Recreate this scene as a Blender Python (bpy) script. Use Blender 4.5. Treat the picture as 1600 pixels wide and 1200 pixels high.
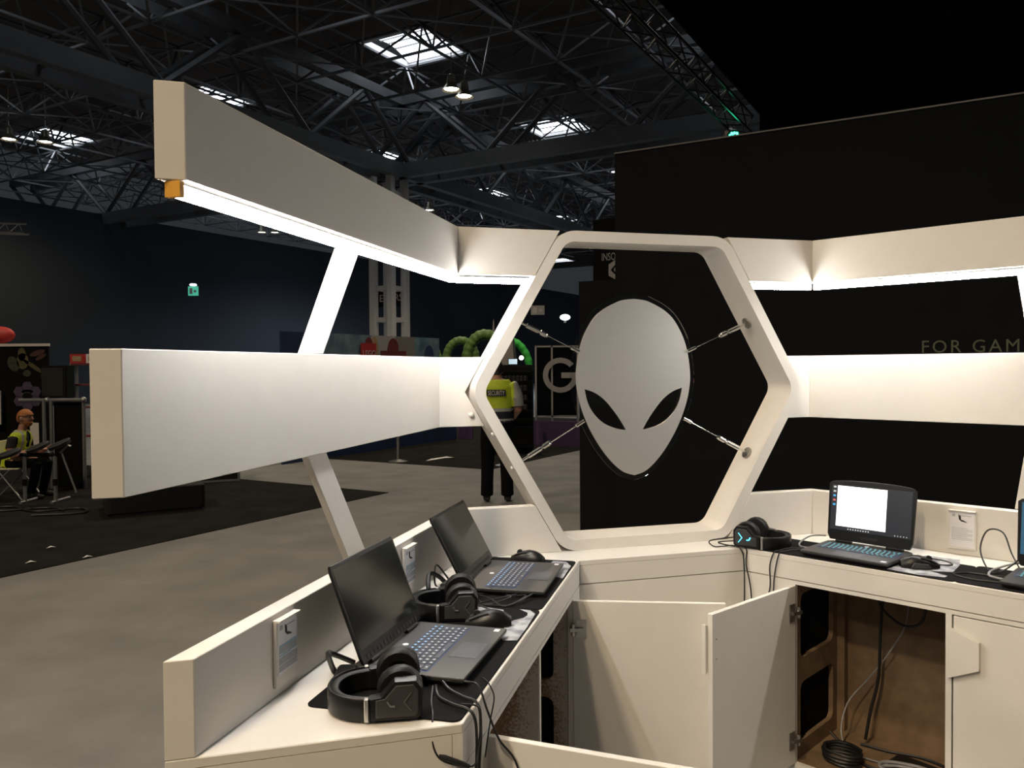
import bpy, bmesh, math, random
from mathutils import Vector, Matrix
random.seed(7)
R = math.radians
for o in list(bpy.data.objects): bpy.data.objects.remove(o)
SC = bpy.context.scene
COL = SC.collection

# ------------------------------------------------------------------ camera
CAMZ = 1.65
def basis(pitch, roll):
    F = Vector((0, math.cos(pitch), -math.sin(pitch))); U = Vector((0, math.sin(pitch), math.cos(pitch))); X = Vector((1, 0, 0))
    return (X*math.cos(roll)+U*math.sin(roll), U*math.cos(roll)-X*math.sin(roll), F)
X_, U_, F_ = basis(R(1.2438), R(-0.41903))
cd = bpy.data.cameras.new('camera'); cam = bpy.data.objects.new('camera', cd); COL.objects.link(cam)
cam.matrix_world = Matrix(((X_.x, U_.x, -F_.x, 0), (X_.y, U_.y, -F_.y, 0), (X_.z, U_.z, -F_.z, CAMZ), (0, 0, 0, 1)))
cd.sensor_width = 36; cd.lens = 36*1265.745/1600; cd.clip_start = 0.05; cd.clip_end = 400
SC.camera = cam
# ------------------------------------------------------------------ world, exposure
W = bpy.data.worlds.new('hall_ambience'); SC.world = W; W.use_nodes = True
W.node_tree.nodes['Background'].inputs[0].default_value = (0.80, 0.90, 1.0, 1)
W.node_tree.nodes['Background'].inputs[1].default_value = 0.03
SC.view_settings.view_transform = 'Standard'; SC.view_settings.look = 'None'
SC.view_settings.gamma = 1; SC.view_settings.use_curve_mapping = False; SC.view_settings.exposure = 0.0
LED_STRENGTH = 88.0          # light bars of the stand
HALL_POWER = 1900.0           # every high bay lamp under the roof
HALL_COLOR = (1.0, 0.79, 0.53)
SKYLIGHT = 5.0

# ------------------------------------------------------------------ frames of reference
def head(deg): a = R(deg); return Vector((math.sin(a), math.cos(a), 0))
def rnorm(v): return Vector((v.y, -v.x, 0))
TH = 14.3787
dL, dC, dR_ = head(TH), head(TH+60), head(TH+120)
nL, nC, nR_ = rnorm(dL), rnorm(dC), rnorm(dR_)
class Fr:
    def __init__(s, d, n): s.d, s.n = d, n
    def __call__(s, a, o, z=0): return s.d*a + s.n*o + Vector((0, 0, z))
L, C, Rw = Fr(dL, nL), Fr(dC, nC), Fr(dR_, nR_)
dA, dB = head(30), head(120)
H = Fr(dA, dB)                     # hall grid: a, b
def X(n1, o1, n2, o2):
    det = n1.x*n2.y-n1.y*n2.x
    return Vector(((o1*n2.y-o2*n1.y)/det, (n1.x*o2-n2.x*o1)/det, 0))
EZ = Vector((0, 0, 1))

# ------------------------------------------------------------------ materials
MATS = {}
def mat(name, col, rough=.5, metal=0, emit=None, es=0, vary=.06, scale=30, bump=0, spec=.5, stretch=None, col2=None, contrast=None):
    if name in MATS: return MATS[name]
    m = bpy.data.materials.new(name); m.use_nodes = True; nt = m.node_tree; b = nt.nodes['Principled BSDF']
    N, Lk = nt.nodes.new, nt.links.new
    tc = N('ShaderNodeTexCoord'); mp = N('ShaderNodeMapping'); Lk(tc.outputs['Object'], mp.inputs[0])
    if stretch: mp.inputs['Scale'].default_value = stretch
    ns = N('ShaderNodeTexNoise'); ns.inputs['Scale'].default_value = scale; ns.inputs['Detail'].default_value = 4
    Lk(mp.outputs[0], ns.inputs['Vector'])
    cr = N('ShaderNodeValToRGB'); Lk(ns.outputs['Fac'], cr.inputs[0])
    c2 = col2 or tuple(min(1, c*(1+vary)) for c in col)
    c1 = col if col2 else tuple(c*(1-vary) for c in col)
    cr.color_ramp.elements[0].color = (*c1, 1); cr.color_ramp.elements[1].color = (*c2, 1)
    lo, hi = contrast or (.3, .7)
    cr.color_ramp.elements[0].position = lo; cr.color_ramp.elements[1].position = hi
    Lk(cr.outputs[0], b.inputs['Base Color'])
    b.inputs['Roughness'].default_value = rough; b.inputs['Metallic'].default_value = metal
    b.inputs['Specular IOR Level'].default_value = spec
    if emit:
        b.inputs['Emission Color'].default_value = (*emit, 1); b.inputs['Emission Strength'].default_value = es
    if bump:
        bp = N('ShaderNodeBump'); bp.inputs['Strength'].default_value = bump; bp.inputs['Distance'].default_value = .01
        Lk(ns.outputs['Fac'], bp.inputs['Height']); Lk(bp.outputs[0], b.inputs['Normal'])
    MATS[name] = m; return m
def M(name): return MATS[name]
mat('white_paint', (.72, .693, .65), .42, vary=.015, scale=14, spec=.35)
mat('carpet_grey', (.20, .205, .207), .95, vary=.13, scale=2.2, bump=.15, spec=.1)
mat('carpet_black', (.012, .0115, .011), .95, vary=.35, scale=3, spec=.1)
mat('black_cloth', (.0065, .0070, .008), .9, vary=.25, scale=4, spec=.08)
mat('wall_navy', (.040, .047, .057), .85, vary=.15, scale=.15, spec=.1)
mat('panel_black', (.0060, .0070, .0088), .8, vary=.12, scale=5, spec=.12)
mat('roof_deck', (.095, .080, .070), .9, vary=.2, scale=.6)
mat('frame_steel', (.15, .155, .165), .4, metal=.3, vary=.1)
mat('roof_steel', (.085, .089, .095), .5, vary=.12, scale=3, spec=.3)
mat('column_grey', (.60, .59, .59), .6, vary=.06)
mat('mdf', (.19, .122, .068), .8, vary=.18, scale=18)
mat('truss_black', (.030, .030, .032), .4, metal=.5, vary=.1)
mat('key_well', (.01, .015, .03), .5, emit=(.02, .10, .30), es=.35, vary=0)
mat('led', (1, 1, 1), .4, emit=(1, .972, .925), es=LED_STRENGTH, vary=0)
mat('aluminium', (.72, .72, .72), .32, metal=1, vary=.05, scale=60)
mat('chrome', (.82, .82, .80), .18, metal=1, vary=.04)
mat('steel', (.45, .44, .42), .35, metal=1, vary=.08)
mat('amber', (.72, .36, .05), .4, vary=.05)
mat('brushed', (.86, .84, .80), .44, metal=.92, vary=.035, scale=9, stretch=(.6, .6, 120), bump=.012)
mat('pc_black', (.0055, .0055, .006), .36, vary=.1, scale=60, spec=.35)
mat('pc_grey', (.036, .036, .038), .45, vary=.05, scale=90)
mat('screen_off', (.016, .018, .017), .12, vary=.03, scale=4)
mat('key', (.06, .064, .076), .45, vary=.1)
mat('key_glow', (.2, .35, .5), .4, emit=(.16, .46, .95), es=.55, vary=0)
mat('key_white', (.4, .42, .46), .4, emit=(.62, .68, .8), es=.22, vary=0)
mat('key_cyan', (.1, .35, .4), .4, emit=(.07, .62, .72), es=.7, vary=0)
mat('rubber', (.010, .010, .011), .6, vary=.15)
mat('pad_leather', (.005, .005, .0055), .5, spec=.3, vary=.2, scale=120, bump=.05)
mat('mat_cloth', (.0065, .0065, .0075), .9, vary=.2, scale=140, spec=.12)
mat('mat_print', (.17, .175, .20), .85, col2=(.42, .43, .46), scale=26, contrast=(.35, .6))
mat('cable_black', (.009, .009, .010), .5, vary=.1)
mat('cable_grey', (.26, .26, .27), .5, vary=.08)
mat('paper', (.80, .80, .83), .7, vary=.02)
mat('print_grey', (.38, .39, .44), .7, vary=.12, scale=80)
mat('print_blue', (.30, .46, .58), .7, vary=.1)
mat('ink', (.02, .02, .022), .7, vary=.1)
mat('sun_white', (.9, .95, 1), .5, emit=(.86, .92, 1.0), es=SKYLIGHT, vary=0)
mat('lamp_glow', (1, 1, 1), .5, emit=(1, .93, .80), es=14, vary=0)
mat('lamp_metal', (.30, .27, .20), .4, metal=.6, vary=.1)
mat('green_led', (.1, .8, .5), .4, emit=(.05, 1, .50), es=9, vary=0)
mat('green_sign', (.05, .45, .3), .5, emit=(.12, .75, .5), es=.5, vary=.1)
mat('white_sign', (.8, .85, .85), .5, emit=(.8, .95, .95), es=1.6, vary=0)
mat('monitor_glow', (.5, .6, .65), .5, emit=(.6, .8, .9), es=.8, vary=0)
mat('grey_print', (.42, .42, .42), .7, vary=.05)
mat('white_print', (.62, .58, .56), .7, vary=.04)
mat('olive_print', (.10, .115, .068), .7, vary=.06)
mat('red', (.50, .035, .035), .55, vary=.12)
mat('dark_red', (.17, .03, .035), .6, vary=.12)
mat('blue_wall', (.022, .045, .125), .6, vary=.2, scale=3)
mat('blue_art', (.07, .15, .21), .6, col2=(.24, .36, .42), scale=3.5)
mat('purple', (.115, .062, .165), .6, vary=.1)
mat('lilac', (.07, .05, .095), .6, vary=.2, scale=12)
mat('inflatable', (.10, .20, .045), .5, vary=.2, scale=5)
mat('inflatable_bright', (.06, .60, .09), .5, vary=.12, scale=5)
mat('tan', (.42, .30, .17), .7, vary=.2)
mat('cone_grey', (.26, .24, .22), .6, vary=.08)
mat('hi_vis', (.52, .66, .035), .6, vary=.08, scale=25)
mat('silver_tape', (.42, .43, .42), .45, vary=.08)
mat('navy_cloth', (.012, .015, .026), .85, vary=.2, scale=25)
mat('trousers', (.004, .0045, .006), .95, spec=.1, vary=.2, scale=25)
mat('tee_black', (.011, .011, .012), .9, vary=.2, scale=30)
mat('skin', (.42, .22, .15), .55, vary=.08, scale=25)
mat('ginger', (.36, .13, .04), .7, vary=.2, scale=70)
mat('hair_dark', (.018, .015, .013), .6, vary=.2, scale=70)
mat('shoe', (.010, .010, .011), .45, vary=.2)
mat('cream_plastic', (.62, .60, .40), .5, vary=.04)
mat('galv', (.34, .34, .35), .4, metal=.7, vary=.12, scale=40)
mat('case_grey', (.14, .14, .14), .5, metal=.5, vary=.1)
mat('doc_white', (.9, .9, .9), .5, emit=(1, 1, 1), es=1.0, vary=0)
mat('desk_dark', (.02, .022, .026), .3, emit=(.010, .012, .017), es=1, vary=0)
mat('desk_blue', (.02, .06, .1), .3, emit=(.022, .075, .13), es=1, vary=.0)
mat('icon_blue', (.05, .3, .6), .5, emit=(.06, .38, .75), es=.8, vary=0)
mat('icon_red', (.5, .1, .1), .5, emit=(.6, .12, .10), es=.6, vary=0)
mat('icon_grey', (.5, .5, .5), .5, emit=(.5, .55, .6), es=.6, vary=0)
mat('cyan_led', (.1, .6, .8), .4, emit=(.10, .70, 1.0), es=2.2, vary=0)
mat('rack_box', (.20, .19, .18), .6, col2=(.035, .035, .035), scale=24, contrast=(.42, .55))
def clear_mat():
    m = bpy.data.materials.new('acrylic'); m.use_nodes = True; nt = m.node_tree; nt.nodes.clear()
    o = nt.nodes.new('ShaderNodeOutputMaterial'); mx = nt.nodes.new('ShaderNodeMixShader')
    t = nt.nodes.new('ShaderNodeBsdfTransparent'); g = nt.nodes.new('ShaderNodeBsdfGlossy'); f = nt.nodes.new('ShaderNodeFresnel')
    t.inputs[0].default_value = (.93, .935, .94, 1); g.inputs['Roughness'].default_value = .04; f.inputs[0].default_value = 1.49
    nt.links.new(f.outputs[0], mx.inputs[0]); nt.links.new(t.outputs[0], mx.inputs[1]); nt.links.new(g.outputs[0], mx.inputs[2])
    nt.links.new(mx.outputs[0], o.inputs[0]); MATS['acrylic'] = m
clear_mat()
def spray_mat():
    # raw brown board with white overspray that fades out away from the painted front edge
    m = mat('mdf_spray', (.24, .155, .085), .8, vary=.2, scale=20); nt = m.node_tree; N, Lk = nt.nodes.new, nt.links.new
    b = nt.nodes['Principled BSDF']; src = b.inputs['Base Color'].links[0].from_socket
    tc = N('ShaderNodeTexCoord'); sx = N('ShaderNodeSeparateXYZ'); Lk(tc.outputs['Generated'], sx.inputs[0])
    ns = N('ShaderNodeTexNoise'); ns.inputs['Scale'].default_value = 130; Lk(tc.outputs['Object'], ns.inputs['Vector'])
    n2 = N('ShaderNodeTexNoise'); n2.inputs['Scale'].default_value = 9; Lk(tc.outputs['Object'], n2.inputs['Vector'])
    a1 = N('ShaderNodeMath'); a1.operation = 'MULTIPLY_ADD'; Lk(ns.outputs['Fac'], a1.inputs[0]); a1.inputs[1].default_value = .55; Lk(sx.outputs[0], a1.inputs[2])
    a2 = N('ShaderNodeMath'); a2.operation = 'MULTIPLY_ADD'; Lk(n2.outputs['Fac'], a2.inputs[0]); a2.inputs[1].default_value = .35; Lk(a1.outputs[0], a2.inputs[2])
    cr = N('ShaderNodeValToRGB'); Lk(a2.outputs[0], cr.inputs[0]); cr.color_ramp.elements[0].position = .92; cr.color_ramp.elements[1].position = 1.0
    a2.use_clamp = False; mr = N('ShaderNodeMapRange'); mr.inputs['From Min'].default_value = 1.24; mr.inputs['From Max'].default_value = 1.40; Lk(a2.outputs[0], mr.inputs['Value'])
    mx = N('ShaderNodeMix'); mx.data_type = 'RGBA'; Lk(mr.outputs[0], mx.inputs[0]); Lk(src, mx.inputs[6]); mx.inputs[7].default_value = (.52, .48, .42, 1)
    Lk(mx.outputs[2], b.inputs['Base Color']); nt.nodes.remove(cr)
spray_mat()

# ------------------------------------------------------------------ mesh building
class MB:
    def __init__(s): s.v = []; s.f = []; s.mi = []
    def add(s, vs, fs, mi=0):
        k = len(s.v); s.v += [Vector(v) for v in vs]; s.f += [tuple(i+k for i in f) for f in fs]; s.mi += [mi]*len(fs); return s
    def box(s, x0, x1, y0, y1, z0, z1, T=None, mi=0):
        vs = [Vector((x, y, z)) for z in (z0, z1) for y in (y0, y1) for x in (x0, x1)]
        if T: vs = [T @ v for v in vs]
        return s.add(vs, [(0, 2, 3, 1), (4, 5, 7, 6), (0, 1, 5, 4), (2, 6, 7, 3), (0, 4, 6, 2), (1, 3, 7, 5)], mi)
    def prism(s, ring, ext, mi=0):
        n = len(ring); a = [Vector(p) for p in ring]
        b = [Vector(p) for p in ext] if isinstance(ext, list) else [p+Vector(ext) for p in a]
        fs = [tuple(range(n))[::-1], tuple(range(n, 2*n))] + [(i, (i+1) % n, n+(i+1) % n, n+i) for i in range(n)]
        return s.add(a+b, fs, mi)
    def plan(s, pts, z0, z1, mi=0):
        return s.prism([Vector((p[0], p[1], z0)) for p in pts], (0, 0, z1-z0), mi)
    def slab(s, fr, poly, o0, o1, mi=0):
        return s.prism([fr(a, o0, z) for a, z in poly], fr.n*(o1-o0), mi)
    def tube(s, path, r, n=8, mi=0, caps=True, flat=None):
        P = [Vector(p) for p in path]; N_ = len(P); rr = r if isinstance(r, (list, tuple)) else [r]*N_
        t0 = (P[1]-P[0]).normalized(); u = t0.orthogonal().normalized()
        if abs(t0.z) < .95: u = (EZ - t0*t0.z).normalized()
        vs = []
        for i, p in enumerate(P):
            t = (P[min(i+1, N_-1)]-P[max(i-1, 0)])
            t = t.normalized() if t.length > 1e-9 else t0
            u = (u-t*u.dot(t)).normalized(); w = t.cross(u)
            for k in range(n):
                a = 2*math.pi*(k+.5)/n; e = flat or (1, 1)
                vs.append(p + (u*math.cos(a)*e[0]+w*math.sin(a)*e[1])*rr[i])
        fs = [(i*n+k, i*n+(k+1) % n, (i+1)*n+(k+1) % n, (i+1)*n+k) for i in range(N_-1) for k in range(n)]
        if caps: fs += [tuple(range(n))[::-1], tuple((N_-1)*n+k for k in range(n))]
        return s.add(vs, fs, mi)
    def bar(s, a, b, w, h, mi=0, up=EZ):
        a, b = Vector(a), Vector(b); t = (b-a).normalized(); u = up-t*up.dot(t)
        u = (u if u.length > 1e-4 else t.orthogonal()).normalized(); v = t.cross(u)
        ring = [a+v*w/2*i+u*h/2*j for i, j in ((1, 1), (-1, 1), (-1, -1), (1, -1))]
        return s.prism(ring, b-a, mi)
    def lathe(s, prof, n=16, T=None, mi=0):
        vs = [Vector((r*math.cos(2*math.pi*k/n), r*math.sin(2*math.pi*k/n), z)) for r, z in prof for k in range(n)]
        if T: vs = [T @ v for v in vs]
        m = len(prof); fs = [(i*n+k, i*n+(k+1) % n, (i+1)*n+(k+1) % n, (i+1)*n+k) for i in range(m-1) for k in range(n)]
        fs += [tuple(range(n))[::-1], tuple((m-1)*n+k for k in range(n))]
        return s.add(vs, fs, mi)
    def ball(s, c, r, nu=12, nv=8, T=None, mi=0):
        r = r if isinstance(r, (list, tuple)) else (r, r, r); c = Vector(c); vs = []
        for j in range(1, nv):
            p = math.pi*j/nv
            for i in range(nu):
                a = 2*math.pi*i/nu; vs.append(Vector((r[0]*math.sin(p)*math.cos(a), r[1]*math.sin(p)*math.sin(a), r[2]*math.cos(p))))
        vs += [Vector((0, 0, r[2])), Vector((0, 0, -r[2]))]
        vs = [(c + (T @ v if T else v)) for v in vs]; t = (nv-1)*nu
        fs = [(j*nu+i, (j+1)*nu+i, (j+1)*nu+(i+1) % nu, j*nu+(i+1) % nu) for j in range(nv-2) for i in range(nu)]
        fs += [(i, (i+1) % nu, t) for i in range(nu)] + [((nv-2)*nu+(i+1) % nu, (nv-2)*nu+i, t+1) for i in range(nu)]
        return s.add(vs, fs, mi)
    def loft(s, rings, mi=0, caps=True):
        n = len(rings[0]); vs = [Vector(p) for r in rings for p in r]; m = len(rings)
        fs = [(i*n+k, i*n+(k+1) % n, (i+1)*n+(k+1) % n, (i+1)*n+k) for i in range(m-1) for k in range(n)]
        if caps: fs += [tuple(range(n))[::-1], tuple((m-1)*n+k for k in range(n))]
        return s.add(vs, fs, mi)
    def mesh(s, name, T=None, smooth=False):
        me = bpy.data.meshes.new(name); me.from_pydata([(T @ v if T else v)[:] for v in s.v], [], s.f); me.update()
        bm = bmesh.new(); bm.from_mesh(me); bmesh.ops.recalc_face_normals(bm, faces=bm.faces); bm.to_mesh(me); bm.free()
        for p, i in zip(me.polygons, s.mi): p.material_index = i
        if smooth:
            me.shade_smooth(); me.set_sharp_from_angle(angle=R(smooth if smooth is not True else 40))
        return me

def tag(o, label=None, cat=None, group=None, kind=None):
    if label: o['label'] = label
    if cat: o['category'] = cat
    if group: o['group'] = group
    if kind: o['kind'] = kind
    return o
def thing(name, label, cat, loc=(0, 0, 0), rotz=0, group=None, kind=None):
    o = bpy.data.objects.new(name, None); COL.objects.link(o); o.empty_display_size = .05
    o.location = loc; o.rotation_euler = (0, 0, rotz)
    return tag(o, label, cat, group, kind)
def wmat(o):
    return Matrix.Translation(o.location) @ Matrix.Rotation(o.rotation_euler.z, 4, 'Z')
def root_of(o):
    while o.parent: o = o.parent
    return o
def link_mesh(name, me, mats, parent=None, bevel=0, kind=None, label=None):
    o = bpy.data.objects.new(name, me); COL.objects.link(o)
    for m in (mats if isinstance(mats, (list, tuple)) else [mats]):
        if len(me.materials) < 50 and me.users <= 1: me.materials.append(M(m))
    o.parent = parent
    if bevel:
        b = o.modifiers.new('edge', 'BEVEL'); b.width = bevel; b.segments = 1; b.limit_method = 'ANGLE'; b.angle_limit = R(40)
    if kind: o['kind'] = kind
    if label: o['label'] = label
    return o
def part(name, mb, mats, parent, smooth=False, bevel=0, world=False, kind=None, label=None):
    T = wmat(root_of(parent)).inverted() if world else None
    return link_mesh(name, mb.mesh(name, T, smooth), mats, parent, bevel, kind, label)
def solo(name, mb, mats, label=None, cat=None, group=None, kind=None, smooth=False, bevel=0):
    """a top-level thing that is one mesh; its origin goes to the middle of its base"""
    lo = [min(v[i] for v in mb.v) for i in range(3)]; hi = [max(v[i] for v in mb.v) for i in range(3)]
    base = Vector(((lo[0]+hi[0])/2, (lo[1]+hi[1])/2, lo[2]))
    o = link_mesh(name, mb.mesh(name, Matrix.Translation(-base), smooth), mats, None, bevel)
    o.location = base
    return tag(o, label, cat, group, kind)
def struct(name, mb, mats, bevel=0): return solo(name, mb, mats, kind='structure', bevel=bevel)
def copy_tree(o, parent=None):
    c = o.copy(); COL.objects.link(c); c.parent = parent
    for ch in list(o.children): copy_tree(ch, c)
    return c
def smooth_path(pts, k=6):
    P = [Vector(p) for p in pts]; out = []
    for i in range(len(P)-1):
        a, b, c, d = P[max(i-1, 0)], P[i], P[i+1], P[min(i+2, len(P)-1)]
        for j in range(k):
            t = j/k
            out.append(.5*((2*b)+(c-a)*t+(2*a-5*b+4*c-d)*t*t+(3*b-a-3*c+d)*t**3))
    return out+[P[-1]]
def fill2d(loops, depth=.002, text=None, size=1, align='LEFT', spacing=1):
    """flat outline(s) with holes, or lettering, as plain vertices and faces; x right, y up, z out"""
    cu = bpy.data.curves.new('tmp', 'FONT' if text else 'CURVE')
    if text:
        cu.body = text; cu.size = size; cu.align_x = align; cu.space_character = spacing; cu.resolution_u = 3
    else:
        cu.dimensions = '2D'
        for lp in loops:
            sp = cu.splines.new('POLY'); sp.points.add(len(lp)-1); sp.use_cyclic_u = True
            for q, p in zip(sp.points, lp): q.co = (p[0], p[1], 0, 1)
    cu.fill_mode = 'BOTH'; cu.extrude = depth/2
    ob = bpy.data.objects.new('tmp', cu); COL.objects.link(ob)
    dg = bpy.context.evaluated_depsgraph_get(); dg.update()
    me = bpy.data.meshes.new_from_object(ob.evaluated_get(dg))
    mb = MB(); mb.add([v.co.copy() for v in me.vertices], [tuple(p.vertices) for p in me.polygons])
    bpy.data.objects.remove(ob); bpy.data.curves.remove(cu); bpy.data.meshes.remove(me)
    return mb
def mapped(mb, org, ex, ey):
    """place a fill2d shape: org + x*ex + y*ey + z*(ex x ey)"""
    ez = ex.cross(ey); mb.v = [org+ex*v.x+ey*v.y+ez*v.z for v in mb.v]; return mb
def rrect(x0, x1, y0, y1, r, k=4):
    out = []
    for cx, cy, a0 in ((x1-r, y1-r, 0), (x0+r, y1-r, 90), (x0+r, y0+r, 180), (x1-r, y0+r, 270)):
        out += [(cx+r*math.cos(R(a0+90*i/k)), cy+r*math.sin(R(a0+90*i/k))) for i in range(k+1)]
    return out

# ================================================================== THE HALL
mb = MB(); mb.box(-60, 60, -22, 95, -.1, 0)
fl = struct('floor', mb, 'carpet_grey')
def carpet(cor, va, la, vb, lb, label):
    c = Vector((*cor, 0)); mb = MB()
    mb.plan([c, c+va*la, c+va*la+vb*lb, c+vb*lb], .002, .006)
    return part('carpet', mb, 'carpet_black', fl, world=True, label=label)
carpet((-1.63, 10.62), dA, -11.5, dB, -14, 'black carpet with a pointed corner under the drummer\'s booth')
carpet((-.36, 12.92), dA, 12, dB, -7.5, 'black carpet in front of the blue wall behind the security guard')
# far walls
def wall(name, a0, a1, b0, b1, z1, m):
    mb = MB(); mb.plan([H(a0, b0), H(a1, b0), H(a1, b1), H(a0, b1)], 0, z1); return struct(name, mb, m)
wall('wall_left', 5, 85, -37.4, -37, 9.2, 'wall_navy')
wall('wall_back', 84, 84.4, -37, 30, 10.5, 'wall_navy')
# ceiling deck with skylight openings
G = 2.72; A0, B0 = 22.39, -19.4
def sky_on(i, j): return i % 4 == 0 and j % 4 == 0
mb = MB()
IA, JB = range(-6, 23), range(-9, 15)
for i in IA:
    for j in JB:
        if sky_on(i, j): continue
        a, b = A0+i*G-.3, B0+j*G+.65
        mb.add([H(a, b, 13), H(a+G, b, 13), H(a+G, b+G, 13), H(a, b+G, 13)], [(0, 1, 2, 3)])
ce = thing('ceiling', None, None, H(30, -15, 13), kind='structure')
part('deck', mb, 'roof_deck', ce, world=True)
def inview(p, m=3):
    return p.y > 9 and -.70*p.y-m < p.x < .42*p.y+m
# space frame
mb = MB()
low = lambda i, j: H(A0+i*G, B0+j*G, 11)
top = lambda i, j: H(A0+(i+.5)*G, B0+(j+.5)*G, 12.5)
for i in IA:
    for j in JB:
        p = low(i, j)
        if not inview(p) or p.y > 68: continue
        for q in (low(i+1, j), low(i, j+1)): mb.tube([p, q], .050, 4, caps=False)
        for di, dj in ((0, 0), (-1, 0), (0, -1), (-1, -1)): mb.tube([p, top(i+di, j+dj)], .042, 4, caps=False)
        t = top(i, j)
        for q in (top(i+1, j), top(i, j+1)): mb.tube([t, q], .050, 4, caps=False)
        if (i+j) % 2 == 0: mb.tube([p, low(i+1, j+1)], .03, 4, caps=False)
part('space_frame', mb, 'frame_steel', ce, world=True, kind='stuff')
# skylights
mbs = []
for i in IA:
    for j in JB:
        if not sky_on(i, j): continue
        a, b = A0+i*G-.3, B0+j*G+.65
        if not inview(H(a, b), 5): continue
        w = thing('skylight', None, None, H(a+G/2, b+G/2, 13), kind='structure'); w.name = 'window_%d' % (len(mbs)+1); mbs.append(w)
        g = MB(); m = .12; K = 6
        rows = [[H(a+m+(G-2*m)*u/K, b+m+(G-2*m)*v, 13.10+.30*math.sin(math.pi*u/K)) for v in (0, 1)] for u in range(K+1)]
        g.add([p for r_ in rows for p in r_], [(2*k, 2*k+1, 2*k+3, 2*k+2) for k in range(K)])
        part('pane', g, 'sun_white', w, world=True)
        f = MB()
        for (x0, y0, x1, y1) in ((0, 0, 1, 0), (1, 0, 1, 1), (1, 1, 0, 1), (0, 1, 0, 0)):
            f.bar(H(a+G*x0, b+G*y0, 13.04), H(a+G*x1, b+G*y1, 13.04), .16, .2)
        part('window_frame', f, 'column_grey', w, world=True)
        for u in range(1, K):
            r_ = rows[u]; q = MB().bar(r_[0]-EZ*.03, r_[1]-EZ*.03, .035, .05); part('glazing_bar', q, 'case_grey', w, world=True)
# main roof trusses
def roof_truss(p0, p1, label):
    t = thing('roof_truss', None, None, (p0+p1)/2+EZ*8.6, kind='structure'); d_ = (p1-p0).normalized(); s_ = rnorm(d_)
    for sd in (-.55, .55):
        part('bottom_chord', MB().bar(p0+s_*sd+EZ*9, p1+s_*sd+EZ*9, .30, .52), 'roof_steel', t, world=True)
        part('top_chord', MB().bar(p0+s_*sd+EZ*11.6, p1+s_*sd+EZ*11.6, .28, .34), 'roof_steel', t, world=True)
    n = int((p1-p0).length/2.72)
    for k in range(n):
        for sd in (-.55, .55):
            a = p0+d_*(k*2.72)+s_*sd; f = 1 if k % 2 else 0
            part('web', MB().tube([a+EZ*(9.2 if f else 11.5), a+d_*2.72+EZ*(11.5 if f else 9.2)], .10, 6), 'roof_steel', t, world=True)
    w = MB()
    for k in range(n+1):
        a = p0+d_*(k*2.72); w.tube([a-s_*.55+EZ*9, a+s_*.55+EZ*9], .07, 4)
    part('lacing', w, 'roof_steel', t, world=True, kind='stuff')
bT, aT = -19.35, 25.0
roof_truss(H(6, bT), H(72, bT), 'a'); roof_truss(H(aT, -45), H(aT, 12), 'b')
# lattice column below the crossing of the trusses
cp = H(24.3, bT)
col_ = thing('roof_column', 'pale grey lattice column holding up the crossing of the roof trusses', 'column', cp)
ca, cb = dA*.42, dB*.42
for u in (-1, 1):
    for v in (-1, 1):
        c0 = cp+ca*u+cb*v; part('post', MB().bar(c0, c0+EZ*8.8, .24, .24, up=dA), 'column_grey', col_, world=True)
for k in range(1, 8):
    z = k*1.18-.1
    for u, v, x, y in ((-1, -1, 1, -1), (1, -1, 1, 1), (1, 1, -1, 1), (-1, 1, -1, -1)):
        part('tie', MB().bar(cp+ca*u+cb*v+EZ*z, cp+ca*x+cb*y+EZ*z, 0.06, .16), 'column_grey', col_, world=True)
# sign hung behind the column
sg = thing('hanging_sign', 'black sign with white capitals hung behind the lattice column', 'sign', H(26.9, -21.5, 4.2))
mb = MB(); mb.slab(Fr(dB, dA), [(-22.4, 4.2), (-20.6, 4.2), (-20.6, 4.9), (-22.4, 4.9)], 27.0, 27.06); part('board', mb, 'panel_black', sg, world=True)
part('lettering', mapped(fill2d(None, .01, 'EV', .42), H(26.96, -22.02, 4.42), dB, EZ), 'white_print', sg, world=True)
part('lettering', mapped(fill2d(None, .01, 'RS', .42), H(26.96, -21.22, 4.42), dB, EZ), 'white_print', sg, world=True)

# high bay lamps
def hall_lamp(p, label, group=None, power=None, cone=150, color=None):
    t = thing('high_bay_lamp', label, 'lamp', p, group=group)
    part('hanger', MB().tube([(0, 0, .45), (0, 0, 13-p[2])], .012, 6), 'lamp_metal', t)
    part('housing', MB().lathe([(.05, .5), (.12, .46), (.14, .28), (.16, .2)], 14), 'lamp_metal', t, True)
    part('reflector', MB().lathe([(.15, .2), (.24, .06), (.30, 0), (.295, .005), (.23, .065), (.14, .195)], 18), 'lamp_metal', t, True)
    part('bulb', MB().lathe([(.22, .055), (.22, .045)], 16), 'lamp_glow', t)
    ld = bpy.data.lights.new('lamp_light', 'SPOT'); ld.energy = power or HALL_POWER; ld.color = color or HALL_COLOR
    ld.spot_size = R(cone); ld.spot_blend = .6; ld.shadow_soft_size = .28
    lo = bpy.data.objects.new('lamp_light', ld); COL.objects.link(lo); lo.parent = t; lo.location = (0, 0, -.03)
    return t
def lamp_set(label, group, spots, k, cone=150, color=None):
    for q in spots: hall_lamp(q, label, group, HALL_POWER*k, cone, color)
lamp_set('white glowing lamp of the pair hung just below the biggest skylight', 'pair of lamps below the biggest skylight', ((-1.81, 25.25, 10.2), (-1.45, 25.9, 10.2)), .3, 95)
lamp_set('distant lamp of the close pair before the navy wall under the long light bar', 'distant pair of lamps before the navy wall', ((-15.9, 51.9, 10.3), (-15.1, 52.0, 10.3)), 3.4, 150, (.80, .89, 1.0))
lamp_set('single distant lamp just above the upper white beam near the lattice column', None, ((-4.5, 45, 10.3),), 3.4, 150, (.80, .89, 1.0))
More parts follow.
